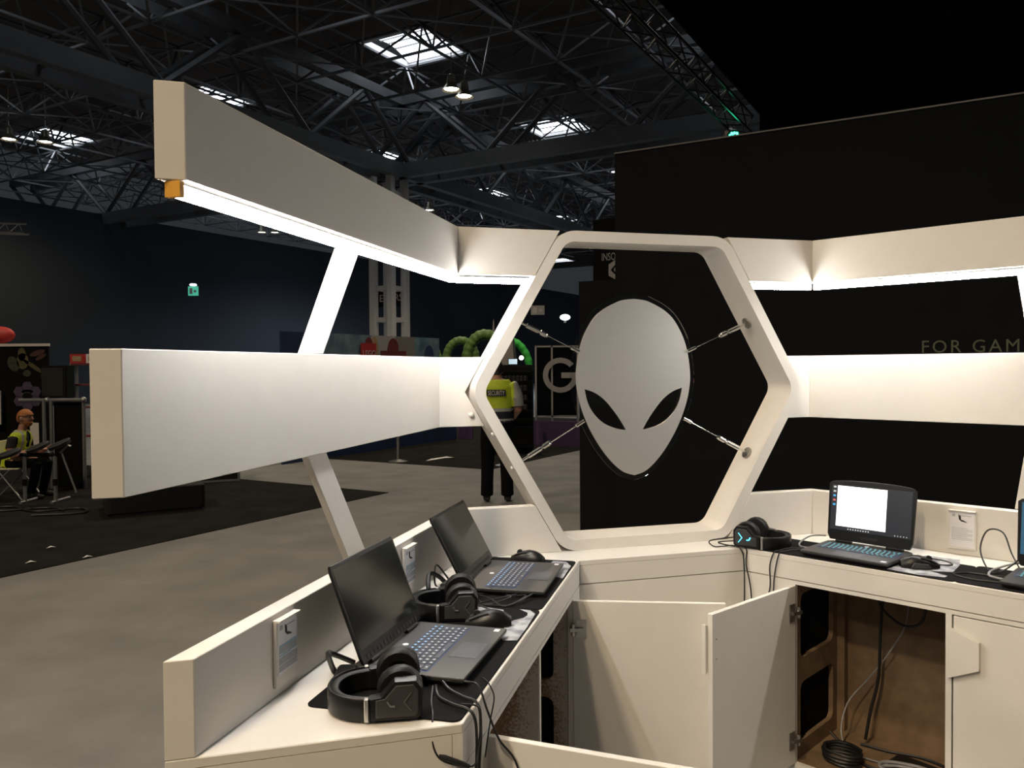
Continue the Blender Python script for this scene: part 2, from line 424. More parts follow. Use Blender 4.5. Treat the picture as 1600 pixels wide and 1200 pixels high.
lamp_set('lamp hanging under the dark roof above the short aluminium truss', 'lamps above the short aluminium truss', ((-19.06, 31.0, 10.4), (-17.9, 31.4, 10.4)), .3)
lamp_set('unseen high bay lamp added to light the stand and aisle from overhead', 'lamps overhead of the stand and aisle', ((-4.6, -5.5, 8.5),), 1.2)
lamp_set('unseen high bay lamp added to light the stand and aisle from overhead', 'lamps overhead of the stand and aisle', ((-2.7, -2.6, 10.2),), .95)
lamp_set('unseen high bay lamp added to light the stand and aisle from overhead', 'lamps overhead of the stand and aisle', ((-9.0, 4.0, 10),), 1.0)  # unseen lamp added to brighten the floor at far left
lamp_set('unseen high bay lamp added to light the stand and aisle from overhead', 'lamps overhead of the stand and aisle', ((-7.5, -9.5, 9), (-.5, 17, 10)), .8)  # unseen lamps added as fill for the floor and stand
lamp_set('unseen high bay lamp added to light the stand and aisle from overhead', 'lamps overhead of the stand and aisle', ((-5, 14, 10),), .5)  # unseen lamp added to brighten the aisle floor

# black booth wall with lettering, dark walls behind it
wA = H(8.21, -3.44)
w0 = Vector((.96, 7.5, 0)); w1 = w0+dB*8
mb = MB(); mb.plan([w0, w1, w1+dA*.12, w0+dA*.12], 0, 3.605); wr = struct('wall_right', mb, 'panel_black')
mb = MB(); mb.bar(w0-dA*.008+EZ*3.60, w1-dA*.008+EZ*3.60, .012, .012); o = part('edge_strip', mb, 'case_grey', wr, world=True)
tx = mapped(fill2d(None, .004, 'FOR GAM', .136, spacing=1.24), w0+dB*2.525-dA*.004+EZ*1.731, dB*.945, EZ)
part('lettering', tx, 'olive_print', wr, world=True)
mb = MB(); q0 = Vector((.665, 8.0, 0)); mb.plan([q0, q0+dB*1.4, q0+dB*1.4+dA*.2, q0+dA*.2], 0, 2.48)
solo('partition', mb, 'panel_black', 'lower black partition panel half hidden by the tall sign tower', 'partition')
tw = thing('sign_tower', 'tall black sign tower with white lettering and an eye emblem near its top', 'sign', (1.12, 11.02, 0))
q0 = Vector((1.11, 11, 0)); mb = MB(); mb.plan([q0, q0+dB*1.3, q0+dB*1.3+dA*.5, q0+dA*.5], 0, 3.62); part('tower_body', mb, 'panel_black', tw, world=True)
part('lettering', mapped(fill2d(None, .006, 'INSO', .145), q0+dB*.125-dA*.006+EZ*3.06, dB*.62, EZ), 'grey_print', tw, world=True)
hx = [(.15*math.cos(R(60*k+30)), .15*math.sin(R(60*k+30))) for k in range(6)]
hi_ = [(.055*math.cos(R(t)), .04*math.sin(R(t))) for t in range(0, 360, 20)]
eye = [(-.10, 0)]+[(-.10+.2*k/8, .075*math.sin(math.pi*k/8)) for k in range(1, 8)]+[(.10, 0)]+[(.10-.2*k/8, -.075*math.sin(math.pi*k/8)) for k in range(1, 8)]
part('emblem', mapped(fill2d([hx, eye], .006), q0+dB*.36-dA*.006+EZ*2.93, dB, EZ), 'grey_print', tw, world=True)
part('emblem', mapped(fill2d([hi_], .006), q0+dB*.36-dA*.006+EZ*2.93, dB, EZ), 'grey_print', tw, world=True)
# big black drape box with lighting truss along its foot
t0 = Vector((4.3, 14.05, 0)); tf = Vector((t0.x, t0.y, 0))-dA*16
dr = thing('overhead_drape', 'huge black fabric drape hanging high above the black booth wall', 'drape', t0+EZ*5.9)
mb = MB(); mb.plan([t0, tf, tf+dB*.03, t0+dB*.03], 5.95, 12.4); part('side_cloth', mb, 'black_cloth', dr, world=True)
mb = MB(); mb.plan([t0, t0+dB*16, t0+dB*16+dA*.03, t0+dA*.03], 3.0, 12.4); part('back_cloth', mb, 'black_cloth', dr, world=True)
tr = thing('lighting_truss', 'black lighting truss along the foot of the overhead drape', 'truss', t0-dA*8+EZ*5.7)
o4 = [dB*x+EZ*z for x in (-.42, -.12) for z in (5.65, 5.95)]
for o_ in o4: part('chord', MB().tube([tf+o_, t0+o_], .025, 6), 'truss_black', tr, world=True)
br = MB()
for k in range(40):
    a = t0-dA*(.4*k); b = t0-dA*(.4*(k+1)); f = k % 2
    for i, j in ((0, 1), (2, 3), (0, 2), (1, 3)):
        br.tube([a+o4[i if f else j], b+o4[j if f else i]], .012, 4, caps=False)
part('bracing', br, 'truss_black', tr, world=True, kind='stuff')
pl = thing('stage_light', 'round stage light glowing green under the black lighting truss', 'lamp', (3.72, 13.55, 5.42))
ax = Matrix.Rotation(R(115), 4, 'X')
part('housing', MB().lathe([(.10, -.26), (.13, -.22), (.135, 0), (.12, .0), (.115, -.03)], 16, T=ax), 'pc_black', pl, True)
for k in range(12):
    a = R(30*k); r_ = .078 if k % 2 else .085
    part('diode', MB().ball(ax @ Vector((r_*math.cos(a), r_*math.sin(a), -.005)), .021, 8, 6), 'green_led', pl, True)
for k in range(6):
    a = R(60*k); part('diode', MB().ball(ax @ Vector((.036*math.cos(a), .036*math.sin(a), -.005)), .02, 8, 6), 'green_led', pl, True)
part('yoke', MB().tube([(-.16, 0, 0), (-.16, .02, .22), (.16, .02, .22), (.16, 0, 0)], .012, 6), 'pc_black', pl)
# small signs far away
def exit_sign(p, label, m, w=.45, lamp=True):
    t = thing('exit_sign', label, 'sign', p)
    part('panel', MB().box(-w/2, w/2, -.03, .03, 0, .34), m, t)
    part('pictogram', MB().box(-w*.34, -w*.05, -.04, -.031, .06, .28).box(w*.08, w*.34, -.04, -.031, .12, .2), 'white_print', t)
    if lamp: part('lamp', MB().lathe([(.10, .44), (.14, .40), (.11, .36)], 12), 'white_sign', t, True)
exit_sign((-11.75, 30, 4.35), 'small green exit sign under a white lamp on the navy wall', 'green_sign', .36)
exit_sign((.97, 30, 3.55), 'small pale exit sign seen through the hexagon', 'grey_print', .5, False)
t = thing('dome_lamp', 'tiny white dome lamp shining on the dark far wall', 'lamp', (1.98, 30, 3.25))
part('dome', MB().ball((0, 0, .2), (.2, .2, .12), 10, 6), 'white_sign', t, True); part('stem', MB().tube([(0, 0, 0), (0, 0, .1)], .05, 6), 'white_print', t)
# truss arm at left
t = thing('display_truss', 'short length of bright aluminium truss high in front of the left wall', 'truss', (-12.9, 20, 5.0))
for y, z in ((-.12, 0), (.12, 0), (0, .24)): part('chord', MB().tube([(-2, y, z+.12), (.98, y, z)], .026, 6), 'aluminium', t)
b_ = MB()
for k in range(9):
    x = -2+k*.33; b_.tube([(x, -.12, .12-.04*k/3), (x+.165, 0, .35-.04*k/3), (x+.33, -.12, .11-.04*k/3)], .012, 4)
part('bracing', b_, 'aluminium', t, kind='stuff')

# blue wall with pictures
bw = thing('blue_wall', 'low blue exhibition wall with pictures and a red logo panel', 'partition', (-3.32, 14.84, 0))
e0 = Vector((-3.92, 13.82, 0)); BWL = 4.65; fb = lambda s, z, o=0: e0+dA*s+dB*o+EZ*z
FB = Fr(dA, dB)
sA, sB = e0.dot(dA), e0.dot(dB)
def bpan(name, s0, s1, z0, z1, m, o=.0, th=.05): return part(name, MB().slab(FB, [(sA+s0, z0), (sA+s1, z0), (sA+s1, z1), (sA+s0, z1)], sB+o-th, sB+o), m, bw, world=True)
bpan('lower_panel', 0, 5.3, 0, 1.25, 'blue_wall')
bpan('panel', 0, 1.0, 1.25, 2.28, 'blue_wall'); bpan('panel', 1.0, 2.35, 1.25, 2.28, 'blue_art'); bpan('panel', 2.35, 3.1, 1.25, 2.28, 'grey_print')
bpan('panel', 3.1, 3.75, 1.25, 2.28, 'cone_grey'); bpan('panel', 3.75, BWL, 1.25, 2.28, 'blue_art')
bpan('logo_panel', 2.02, 2.46, 1.84, 2.12, 'red', .03, .02)
part('lettering', mapped(fill2d(None, .006, 'LEGO', .155), fb(2.05, 1.875, .034), dA, EZ), 'white_print', bw, world=True)
bpan('caption', 2.62, 3.42, 1.84, 1.98, 'dark_red', .03, .02)
for s_, z_, r1, r2, m in ((2.42, 2.02, .13, .24, 'tan'), (2.26, 2.06, .12, .18, 'dark_red'), (3.02, 2.04, .17, .2, 'dark_red'), (3.0, 1.9, .10, .07, 'grey_print'), (4.25, 1.9, .17, .22, 'blue_wall'), (1.1, 1.7, .12, .18, 'tan')):
    part('picture_shape', mapped(fill2d([[(r1*math.cos(R(t)), r2*math.sin(R(t))) for t in range(0, 360, 24)]], .004), fb(s_, z_, .012), dA, EZ), m, bw, world=True)
# inflatable arches
def arch(p, w, h, r, m, label, lean=0, rotz=0, a0=0, a1=180):
    t = thing('inflatable_arch', label, 'inflatable', (p[0], p[1], 0), rotz)
    pts, rr = [], []
    for k in range(49):
        a = R(a0+(a1-a0)*k/48); pts.append((w*math.cos(a), lean*math.sin(a), p[2]+h*math.sin(a))); rr.append(r*(1+.07*math.sin(k*math.pi/2)))
    part('tube', MB().tube([(pts[0][0], 0, .02)]+pts+[(pts[-1][0], 0, .02)], [r]+rr+[r], 10), m, t, 60)
    for x in (pts[0][0], pts[-1][0]): part('foot', MB().lathe([(r*1.25, 0), (r*1.25, .03), (r, .05)], 12, T=Matrix.Translation((x, 0, 0))), 'pc_black', t)
arch((-1.50, 24, 1.85), .44, .58, .12, 'inflatable', 'thin green inflatable arch standing behind the blue wall')
arch((-.74, 22.8, 1.85), .52, .70, .15, 'inflatable', 'thicker green inflatable arch beside the thin one')
arch((-.10, 19.3, 1.55), .52, .72, .09, 'inflatable_bright', 'bright lime green inflatable arch beside the letter panel')
arch((-2.75, 26, 1.8), .4, .55, .13, 'inflatable', 'green inflatable arch whose crown peeps over the blue wall')
mb = MB().lathe([(.42, 0), (.40, .1), (.12, 2.3), (.05, 2.42)], 4, T=Matrix.Translation((-.05, 18, 0)) @ Matrix.Rotation(R(30), 4, 'Z'))
solo('obelisk', mb, 'cone_grey', 'grey four sided obelisk tapering to a point behind the shelf rack', 'obelisk')
mb = MB().lathe([(.22, 0), (.2, .3), (.03, 3.1), (.005, 3.3)], 8, T=Matrix.Translation((-.62, 28, 0)))
solo('spire', mb, 'cone_grey', 'slender grey spire rising behind the green arches', 'spire')
# purple panels
def purple(p0, d_, l, h, label):
    mb = MB(); n = rnorm(d_); p = Vector((*p0, 0)); mb.plan([p, p+d_*l, p+d_*l+n*.04, p+n*.04], 0, h); solo('low_panel', mb, 'purple', label, 'panel')
purple((-1.22, 18.62), dB, .38, .42, 'short purple panel at the end of the blue wall')
purple((.08, 17.1), dB, 1.5, .52, 'long purple panel below the letter panel')
# letter panel
gp = thing('letter_panel', 'black panel in a white frame with a big white letter G', 'sign', (.5, 16.9, 0))
g0 = Vector((.505, 16.6, 0)); gx = Vector((1, 0, 0)); 
part('board', MB().box(0, .87, .02, .06, -.02+.62, 1.47+.58, T=Matrix.Translation((.0, 0, 0))), 'panel_black', gp)
for x in (0, .335, .87): part('frame_bar', MB().box(x-.018, x+.018, -.0, .04, .03, 2.08), 'white_print', gp)
for z in (.60, 2.06): part('frame_bar', MB().box(0, .87, .0, .05, z-.018, z+.018), 'white_print', gp)
ring = []
ro, ri = .365, .255
gl = [(ro*math.cos(R(a))*1.02, ro*math.sin(R(a))) for a in range(38, 361, 10)]+[(ro*1.02, -.005), (ro*1.02, .06), (.02, .06), (.02, -.055), (ri*.93, -.055)]
gl = [(ro*math.cos(R(a)), ro*math.sin(R(a))) for a in range(40, 346, 9)]+[(ro*.97, .055), (.02, .055), (.02, -.06), (ri*.96, -.06)]+[(ri*math.cos(R(a)), ri*math.sin(R(a))) for a in range(338, 39, -9)]
part('letter', mapped(fill2d([gl], .01), Vector((.51, -.012, 1.46)), Vector((1, 0, 0)), EZ), 'white_print', gp)
# shelf rack with boxes
rk = thing('shelf_rack', 'black shelf rack full of small grey items behind the guard', 'rack', (-.02, 15.2, 0))
part('back', MB().box(-.36, .42, .3, .33, 0, 1.68), 'pc_black', rk)
for x in (-.36, .40): part('side', MB().box(x, x+.02, 0, .3, 0, 1.68), 'pc_black', rk)
for k, z in enumerate((.12, .5, .66, .82, 1.0, 1.18, 1.36, 1.54)):
    part('shelf', MB().box(-.34, .40, 0, .3, z, z+.02), 'pc_black', rk)
for z in (1.02, 1.20, 1.38, .84):
    for k in range(9):
        tag(solo('boxed_item', MB().box(-.33+k*.072-.02, -.27+k*.072-.02, 15.23, 15.42, z, z+.095), 'rack_box'), 'small grey boxed item lined up on the black shelf rack', 'box', 'boxed items on the shelf rack')
t = thing('monitor', 'small bright monitor standing on the shelf rack', 'monitor', (.02, 15.35, 1.68))
part('casing', MB().box(-.09, .09, 0, .04, .0, .12), 'pc_black', t); part('display', MB().box(-.08, .08, -.004, 0, .012, .11), 'monitor_glow', t)
t = thing('spot_lamp', 'tiny dazzling white lamp above the small monitor', 'lamp', (.18, 15.35, 1.68))
part('stem', MB().tube([(0, 0, 0), (0, 0, .1)], .012, 6), 'pc_black', t); part('bulb', MB().ball((0, -.02, .13), .042, 10, 6), 'lamp_glow', t, True)
# stanchions
def stanchion(p, label):
    t = thing('stanchion', label, 'stanchion', p)
    part('base', MB().lathe([(.17, 0), (.17, .012), (.05, .04), (.03, .05)], 18), 'steel', t, True)
    part('post', MB().tube([(0, 0, .04), (0, 0, .95)], .03, 10), 'steel', t, True); part('cap', MB().lathe([(.036, .93), (.036, 1.0), (.02, 1.02)], 10), 'pc_black', t, True)
stanchion((-1.99, 14.06, .006), 'chrome barrier post on black carpet before the blue wall')
stanchion((.22, 16.5, .006), 'barrier post in front of the long purple panel')
stanchion((-.12, 13.4, .006), 'barrier post directly behind the security guard')
mb = MB().add([(-1.52, 14.15, .007), (-1.20, 14.5, .02), (-1.05, 14.45, .03), (-1.02, 14.6, .008), (-1.2, 14.62, .03), (-1.45, 14.35, .02)], [(0, 1, 5), (1, 2, 3, 4), (0, 1, 4, 5)])
solo('paper_scrap', mb, 'paper', 'crumpled white paper scrap lying on the black carpet', 'scrap')
for x, y in ((-4.3, 7.42), (-3.76, 7.03), (-4.15, 6.85)):
    mb = MB().add([(x, y, .007), (x+.05, y+.01, .02), (x+.07, y+.05, .008), (x+.01, y+.06, .018)], [(0, 1, 2, 3)])
    solo('carpet_fluff', mb, 'paper', 'tiny scrap of white litter on the pointed black carpet', 'scrap', 'tiny scraps on the pointed black carpet')

# ------------------------------------------------ drummer's corner at far left
bn = thing('poster_stand', 'black game poster with painted figures and a lilac honeycomb emblem', 'poster', (-7.5, 12, 0))
part('board', MB().box(-1.0, .63, 0, .04, .55, 2.0), 'black_cloth', bn); part('top_rail', MB().box(-1.02, .64, -.02, .05, 2.0, 2.04), 'white_print', bn)
for x in (-.9, .55): part('leg', MB().box(x-.02, x+.02, 0, .05, 0, .55), 'galv', bn)
def blob(cx, cz, pts, m): part('painted_shape', mapped(fill2d([pts], .004), Vector((cx, -.004, cz)), Vector((1, 0, 0)), EZ), m, bn)
ell = lambda a, b, rot=0: [(a*math.cos(R(t))*math.cos(rot)-b*math.sin(R(t))*math.sin(rot), a*math.cos(R(t))*math.sin(rot)+b*math.sin(R(t))*math.cos(rot)) for t in range(0, 360, 30)]
mat('paint_olive', (.075, .07, .03), .8, vary=.4, scale=14); mat('paint_red', (.06, .022, .02), .8, vary=.4, scale=16); mat('paint_green', (.035, .042, .025), .8, vary=.4, scale=18)
blob(.25, 1.88, ell(.06, .10), 'paint_olive'); blob(.26, 1.78, ell(.09, .12), 'paint_olive'); blob(.42, 1.70, ell(.19, .03, -.6), 'paint_olive'); blob(.12, 1.74, ell(.08, .12, .4), 'paint_green')
blob(.48, 1.90, ell(.12, .04, .3), 'paint_red'); blob(.53, 1.84, ell(.09, .03, .5), 'paint_red'); blob(.32, 1.60, ell(.06, .05), 'paint_green'); blob(.57, 1.55, ell(.05, .07), 'paint_red')
for k in range(6):
    a = R(60*k+30); blob(.32+.14*math.cos(a), 1.26+.14*math.sin(a), [(.085*math.cos(R(60*q)), .085*math.sin(R(60*q))) for q in range(6)], 'lilac')
blob(.32, 1.26, ell(.075, .05), 'black_cloth'); blob(.32, 1.33, ell(.09, .03), 'ink')
pr_ = thing('red_prop', 'round red prop standing above the game poster', 'prop', (-7.62, 12.06, 2.04))
part('cap', MB().ball((0, 0, .131), (.24, .1, .13), 14, 8), 'red', pr_, True); part('face_disc', MB().lathe([(.07, -.005), (.07, .005)], 14, T=Matrix.Translation((0, -.1, .11)) @ Matrix.Rotation(R(90), 4, 'X')), 'white_print', pr_)
wb = solo('white_board', MB().box(-7.62, -7.52, 11.9, 11.93, .85, 1.35), 'white_print', 'narrow white board leaning on the game poster', 'board')
# pipe frame cage with black skirt
pf = thing('pipe_frame', 'scaffold pipe frame with black side panels behind the drummer', 'frame', (-6.2, 11.2, 0))
for x in (-.28, -.18, .27): part('pipe', MB().tube([(x, 0, 0), (x, 0, 1.22)], .024, 8), 'galv', pf, True)
part('pipe', MB().tube([(-.62, 0, 1.23), (.29, 0, 1.23)], .026, 8), 'galv', pf, True)
part('pipe', MB().tube([(-.28, .8, 0), (-.28, .8, 1.22)], .024, 8), 'galv', pf, True)
for x in (-.23, .27): part('joint', MB().ball((x, 0, 1.23), .045, 8, 6), 'galv', pf, True)
part('skirt', MB().box(-.16, .25, .03, .06, .0, 1.2), 'black_cloth', pf)
part('notice', MB().box(-.46, -.34, -.03, -.02, .62, .92), 'white_print', pf)
sp_ = thing('loudspeaker', 'black loudspeaker standing on top of the pipe frame', 'speaker', (-6.38, 11.40, 1.257))
part('cabinet', MB().plan(rrect(-.18, .17, -.14, .14, .04), 0, .45), 'pc_black', sp_); part('grille', MB().box(-.15, .14, -.15, -.141, .03, .42), 'rubber', sp_)
for k, (x, z, m) in enumerate(((-6.76, 1.75, 'red'), (-6.27, 1.75, 'red'), (-6.51, 1.75, 'paper'))):
    t = thing('stock_box', ['red and cream box', 'large red box', 'pale box'][k]+' on the high shelf behind the loudspeaker', 'box', (x, 12.6, z))
    part('carton', MB().box(-.11, .11, 0, .12, 0, .14), m, t); part('picture', MB().box(-.07, .07, -.006, 0, .03, .11), 'tan', t)
t = thing('stock_shelf', 'narrow shelf unit behind the loudspeaker holding red boxes', 'shelf', (-6.4, 12.7, 0))
for z in (.6, 1.05, 1.40, 1.72): part('shelf', MB().box(-.45, .25, -.12, .1, z, z+.025), 'dark_red', t)
for x in (-.47, .25): part('side', MB().box(x, x+.02, -.12, .1, 0, 1.75), 'galv', t)
t = thing('small_screen', 'small glowing cyan screen beside the loudspeaker', 'monitor', (-6.32, 12.62, 1.425))
part('casing', MB().box(-.09, .09, 0, .03, 0, .21), 'pc_black', t); part('display', MB().box(-.08, .08, -.004, 0, .01, .2), 'cyan_led', t)
# black low box, flight case
t = thing('stage_box', 'low black stage box on the black carpet under the long white band', 'box', (-4.25, 9.55, 0), R(-60))
mat('box_black', (.004, .004, .0045), .8, vary=.2)
T_ = Matrix.Rotation(R(90), 4, 'Z')
part('body', MB().plan(rrect(-.40, .40, -.52, .52, .05), .03, .30, ), 'box_black', t, bevel=.01); part('base', MB().box(-.37, .37, -.48, .48, 0, .03), 'rubber', t)
t = thing('flight_case', 'grey edged flight case lying on the black carpet', 'case', (-4.35, 11.9, .0), R(25))
part('body', MB().box(-.28, .28, -.2, .2, .02, .36), 'box_black', t)
for x in (-.28, .28):
    for y in (-.2, .2): part('edge', MB().box(x-.018, x+.018, y-.018, y+.018, 0, .38), 'galv', t)
for z in (.02, .36):
    for y in (-.2, .2): part('edge', MB().box(-.28, .28, y-.016, y+.016, z-.016, z+.016), 'galv', t)
part('latch', MB().box(-.1, .1, -.225, -.2, .16, .26), 'case_grey', t)
# drum kit
dk = thing('drum_kit', 'black electronic drum pads on a pale tubular stand', 'drums', (-5.85, 10.0, 0))
for x in (-.19, .19): part('leg', MB().tube([(x, 0, 0), (x, 0, .62)], .022, 8), 'galv', dk, True); 
for x in (-.19, .19): part('collar', MB().tube([(x, 0, .22), (x, 0, .30)], .03, 8), 'pc_black', dk, True)
part('crossbar', MB().tube([(-.24, 0, .60), (.26, 0, .60)], .026, 8), 'pc_black', dk, True)
part('foot', MB().tube([(-.19, -.1, .02), (-.19, .3, .02)], .02, 8), 'galv', dk); part('foot', MB().tube([(.19, -.1, .02), (.19, .3, .02)], .02, 8), 'galv', dk)
for x, y, z, tl in ((-.33, -.08, .62, 14), (-.02, 0, .69, 18), (.22, .05, .72, 20)):
    T_ = Matrix.Translation((x, y, z)) @ Matrix.Rotation(R(-tl), 4, 'Y') @ Matrix.Rotation(R(14), 4, 'X')
    pd = part('pad', MB().lathe([(.11, -.025), (.135, -.02), (.135, .015), (.12, .025)], 18, T=T_), 'rubber', dk, True)
    part('rim', MB().lathe([(.128, .012), (.14, .012), (.14, .024), (.128, .024)], 18, T=T_), 'case_grey', pd, True)
part('cymbal_arm', MB().tube([(.24, 0, .6), (.34, .02, .72), (.38, .02, .7)], .016, 6), 'galv', dk, True)
part('brace', MB().tube([(.26, .02, .62), (.42, .05, .12)], .012, 6), 'galv', dk, True)
# folding chair
fc = thing('folding_chair', 'cream backed folding chair the drummer sits on', 'chair', (-6.45, 10.42, 0))
part('seat', MB().box(-.2, .2, -.2, .2, .385, .405), 'cream_plastic', fc, bevel=.006); part('backrest', MB().box(-.17, -.15, -.21, .21, .58, .74), 'cream_plastic', fc, bevel=.005)
for y in (-.21, .21):
    part('leg', MB().tube([(-.16, y, .75), (-.15, y, .5), (.25, y, 0)], .011, 6), 'galv', fc, True); part('leg', MB().tube([(.1, y, .39), (-.3, y, 0)], .011, 6), 'galv', fc, True)
# floor cables
for k, pts in enumerate(([(-5.9, 9.6), (-5.5, 9.3), (-5.1, 9.5), (-4.9, 9.2), (-5.4, 9.05)], [(-6.4, 9.7), (-6.0, 9.35), (-5.5, 9.55), (-5.2, 9.35)], [(-6.9, 9.6), (-6.4, 9.45), (-6.0, 9.65), (-5.6, 9.45)])):
    solo('floor_cable', MB().tube(smooth_path([(x, y, .02) for x, y in pts]), .012, 6), 'cable_black', 'black cable snaking over the carpet below the drum kit', 'cable', 'cables below the drum kit', smooth=True)

# ------------------------------------------------ people
def remeshed(mb, vox, smooth=4):
    me = mb.mesh('tmp'); o = bpy.data.objects.new('tmp', me); COL.objects.link(o)
    m = o.modifiers.new('r', 'REMESH'); m.mode = 'VOXEL'; m.voxel_size = vox
    s_ = o.modifiers.new('s', 'SMOOTH'); s_.iterations = smooth; s_.factor = .5
    dg = bpy.context.evaluated_depsgraph_get(); dg.update(); out = bpy.data.meshes.new_from_object(o.evaluated_get(dg))
    bpy.data.objects.remove(o); bpy.data.meshes.remove(me); out.shade_smooth(); return out
def ellring(c, rx, ry, n=20, tilt=0):
    c = Vector(c); return [c+Vector((rx*math.cos(2*math.pi*k/n), ry*math.sin(2*math.pi*k/n), tilt*math.sin(2*math.pi*k/n))) for k in range(n)]
def hand(mb, w, d_, side, curl=.5):
    """palm and five curled fingers growing from wrist w along d_; side points to the thumb"""
    w, d_, side = Vector(w), Vector(d_).normalized(), Vector(side).normalized(); nrm_ = d_.cross(side)
    mb.tube([w, w+d_*.045, w+d_*.085], [.026, .036, .034], 10, flat=(.6, 1.15))
    for k, l in enumerate((.062, .072, .068, .054)):
        b = w+d_*.082+side*(.027-.018*k); e = b+d_*l*.5-nrm_*l*.2*curl; mb.tube([b, e, e+d_*l*.35-nrm_*l*.5*curl], [.0095, .0088, .0075], 8)
    b = w+d_*.03+side*.03; mb.tube([b, b+side*.028+d_*.03, b+side*.03+d_*.062-nrm_*.01], [.013, .0105, .0085], 8)
def assign(me, rule, names):
    for n_ in names: me.materials.append(M(n_))
    for p in me.polygons: p.material_index = rule(p.center)
def shell(me, test, off, name, mats, parent, rule=None):
    """clothing: the body's own surface inside a region, lifted outward"""
    idx = {}; vs = []; fs = []
    for p in me.polygons:
        if test(p.center):
            f = []
            for i in p.vertices:
                if i not in idx: idx[i] = len(vs); v = me.vertices[i]; vs.append(v.co+v.normal*off)
                f.append(idx[i])
            fs.append(tuple(f))
    m = bpy.data.meshes.new(name); m.from_pydata([v[:] for v in vs], [], fs); m.update()
    for n_ in mats: m.materials.append(M(n_))
    if rule:
        for p in m.polygons: p.material_index = rule(p.center)
    m.shade_smooth(); o = bpy.data.objects.new(name, m); COL.objects.link(o); o.parent = parent
    so = o.modifiers.new('t', 'SOLIDIFY'); so.thickness = .006; so.offset = 1
    return o
# security guard, seen from behind
gd = thing('person', 'standing person in yellow high visibility vest marked SECURITY, dark trousers', 'person', (-.19, 9.86, 0))
b = MB()
b.loft([ellring((0, 0, .90), .15, .11), ellring((0, .0, 1.0), .165, .12), ellring((0, .01, 1.12), .165, .12), ellring((0, .0, 1.28), .19, .13), ellring((0, .0, 1.40), .20, .125), ellring((0, .02, 1.47), .15, .10), ellring((0, .045, 1.51), .07, .065)])
b.tube([(0, .04, 1.46), (0, .075, 1.56)], [.062, .056], 14); b.ball((0, .115, 1.61), (.078, .098, .105), 16, 12)
b.ball((0, .21, 1.585), (.013, .02, .02), 8, 6)
for s_ in (-1, 1):
    b.ball((s_*.08, .10, 1.605), (.012, .022, .032), 8, 6)
    b.tube([(s_*.09, 0, .95), (s_*.105, .005, .75), (s_*.115, .015, .50), (s_*.12, -.01, .30), (s_*.125, -.01, .08)], [.105, .098, .082, .076, .078], 14)
    b.tube([(s_*.125, -.045, .05), (s_*.13, .05, .045), (s_*.14, .15, .035)], [.046, .046, .036], 12, flat=(.8, 1))
    b.tube([(s_*.17, 0, 1.42), (s_*.235, -.005, 1.28), (s_*.262, .02, 1.13), (s_*.20, .16, 1.03), (s_*.13, .25, 1.04)], [.068, .064, .052, .045, .034], 12)
    hand(b, (s_*.13, .25, 1.04), (-s_, .45, .05), (0, .2, 1))
gm = remeshed(b, .011, 3)
def grule(c):
    if c.z < .075: return 3
    if c.z < 1.0 and abs(c.x) < .26 and c.y < .16 and not (c.z > .93 and abs(c.x) > .19): return 1
    if c.z > 1.49: return 0
    r = math.hypot(abs(c.x)-.25, c.y)
    if c.y > .13 and c.z < 1.14 or (abs(c.x) > .215 and c.z < 1.16): return 0
    return 2
assign(gm, grule, ['skin', 'trousers', 'navy_cloth', 'shoe'])
gb = bpy.data.objects.new('body', gm); COL.objects.link(gb); gb.parent = gd
def vest_rule(c):
    if 1.105 < c.z < 1.145 or .99 < c.z < 1.02: return 1
    if c.z < 1.105: return 2
    if abs(abs(c.x)-.215) < .012 and c.z > 1.2: return 1
    return 0
shell(gm, lambda c: .96 < c.z < 1.475 and abs(c.x) < .20 and c.y < .2 and not (c.z < 1.10 and c.y > .13), .014, 'vest', ['hi_vis', 'silver_tape', 'navy_cloth'], gb, vest_rule)
for sd_ in (-1, 1): shell(gm, lambda c: 1.17 < c.z < 1.475 and c.x*sd_ >= .185 and c.y < .2, .022, 'sleeve', ['silver_tape', 'hi_vis'], gb, lambda c: 1 if abs(c.x) < .215 else 0)
shell(gm, lambda c: c.z > 1.60+(c.y-.1)*.6 and c.z > 1.55 and c.y < .19, .008, 'hair', ['hair_dark'], gb)
part('text_patch', MB().box(-.115, .115, -.172, -.158, 1.295, 1.372), 'navy_cloth', gd)
part('lettering', mapped(fill2d(None, .003, 'SECURITY', .078, 'CENTER'), Vector((0, -.1745, 1.307)), Vector((.58, 0, 0)), EZ), 'white_print', gd)
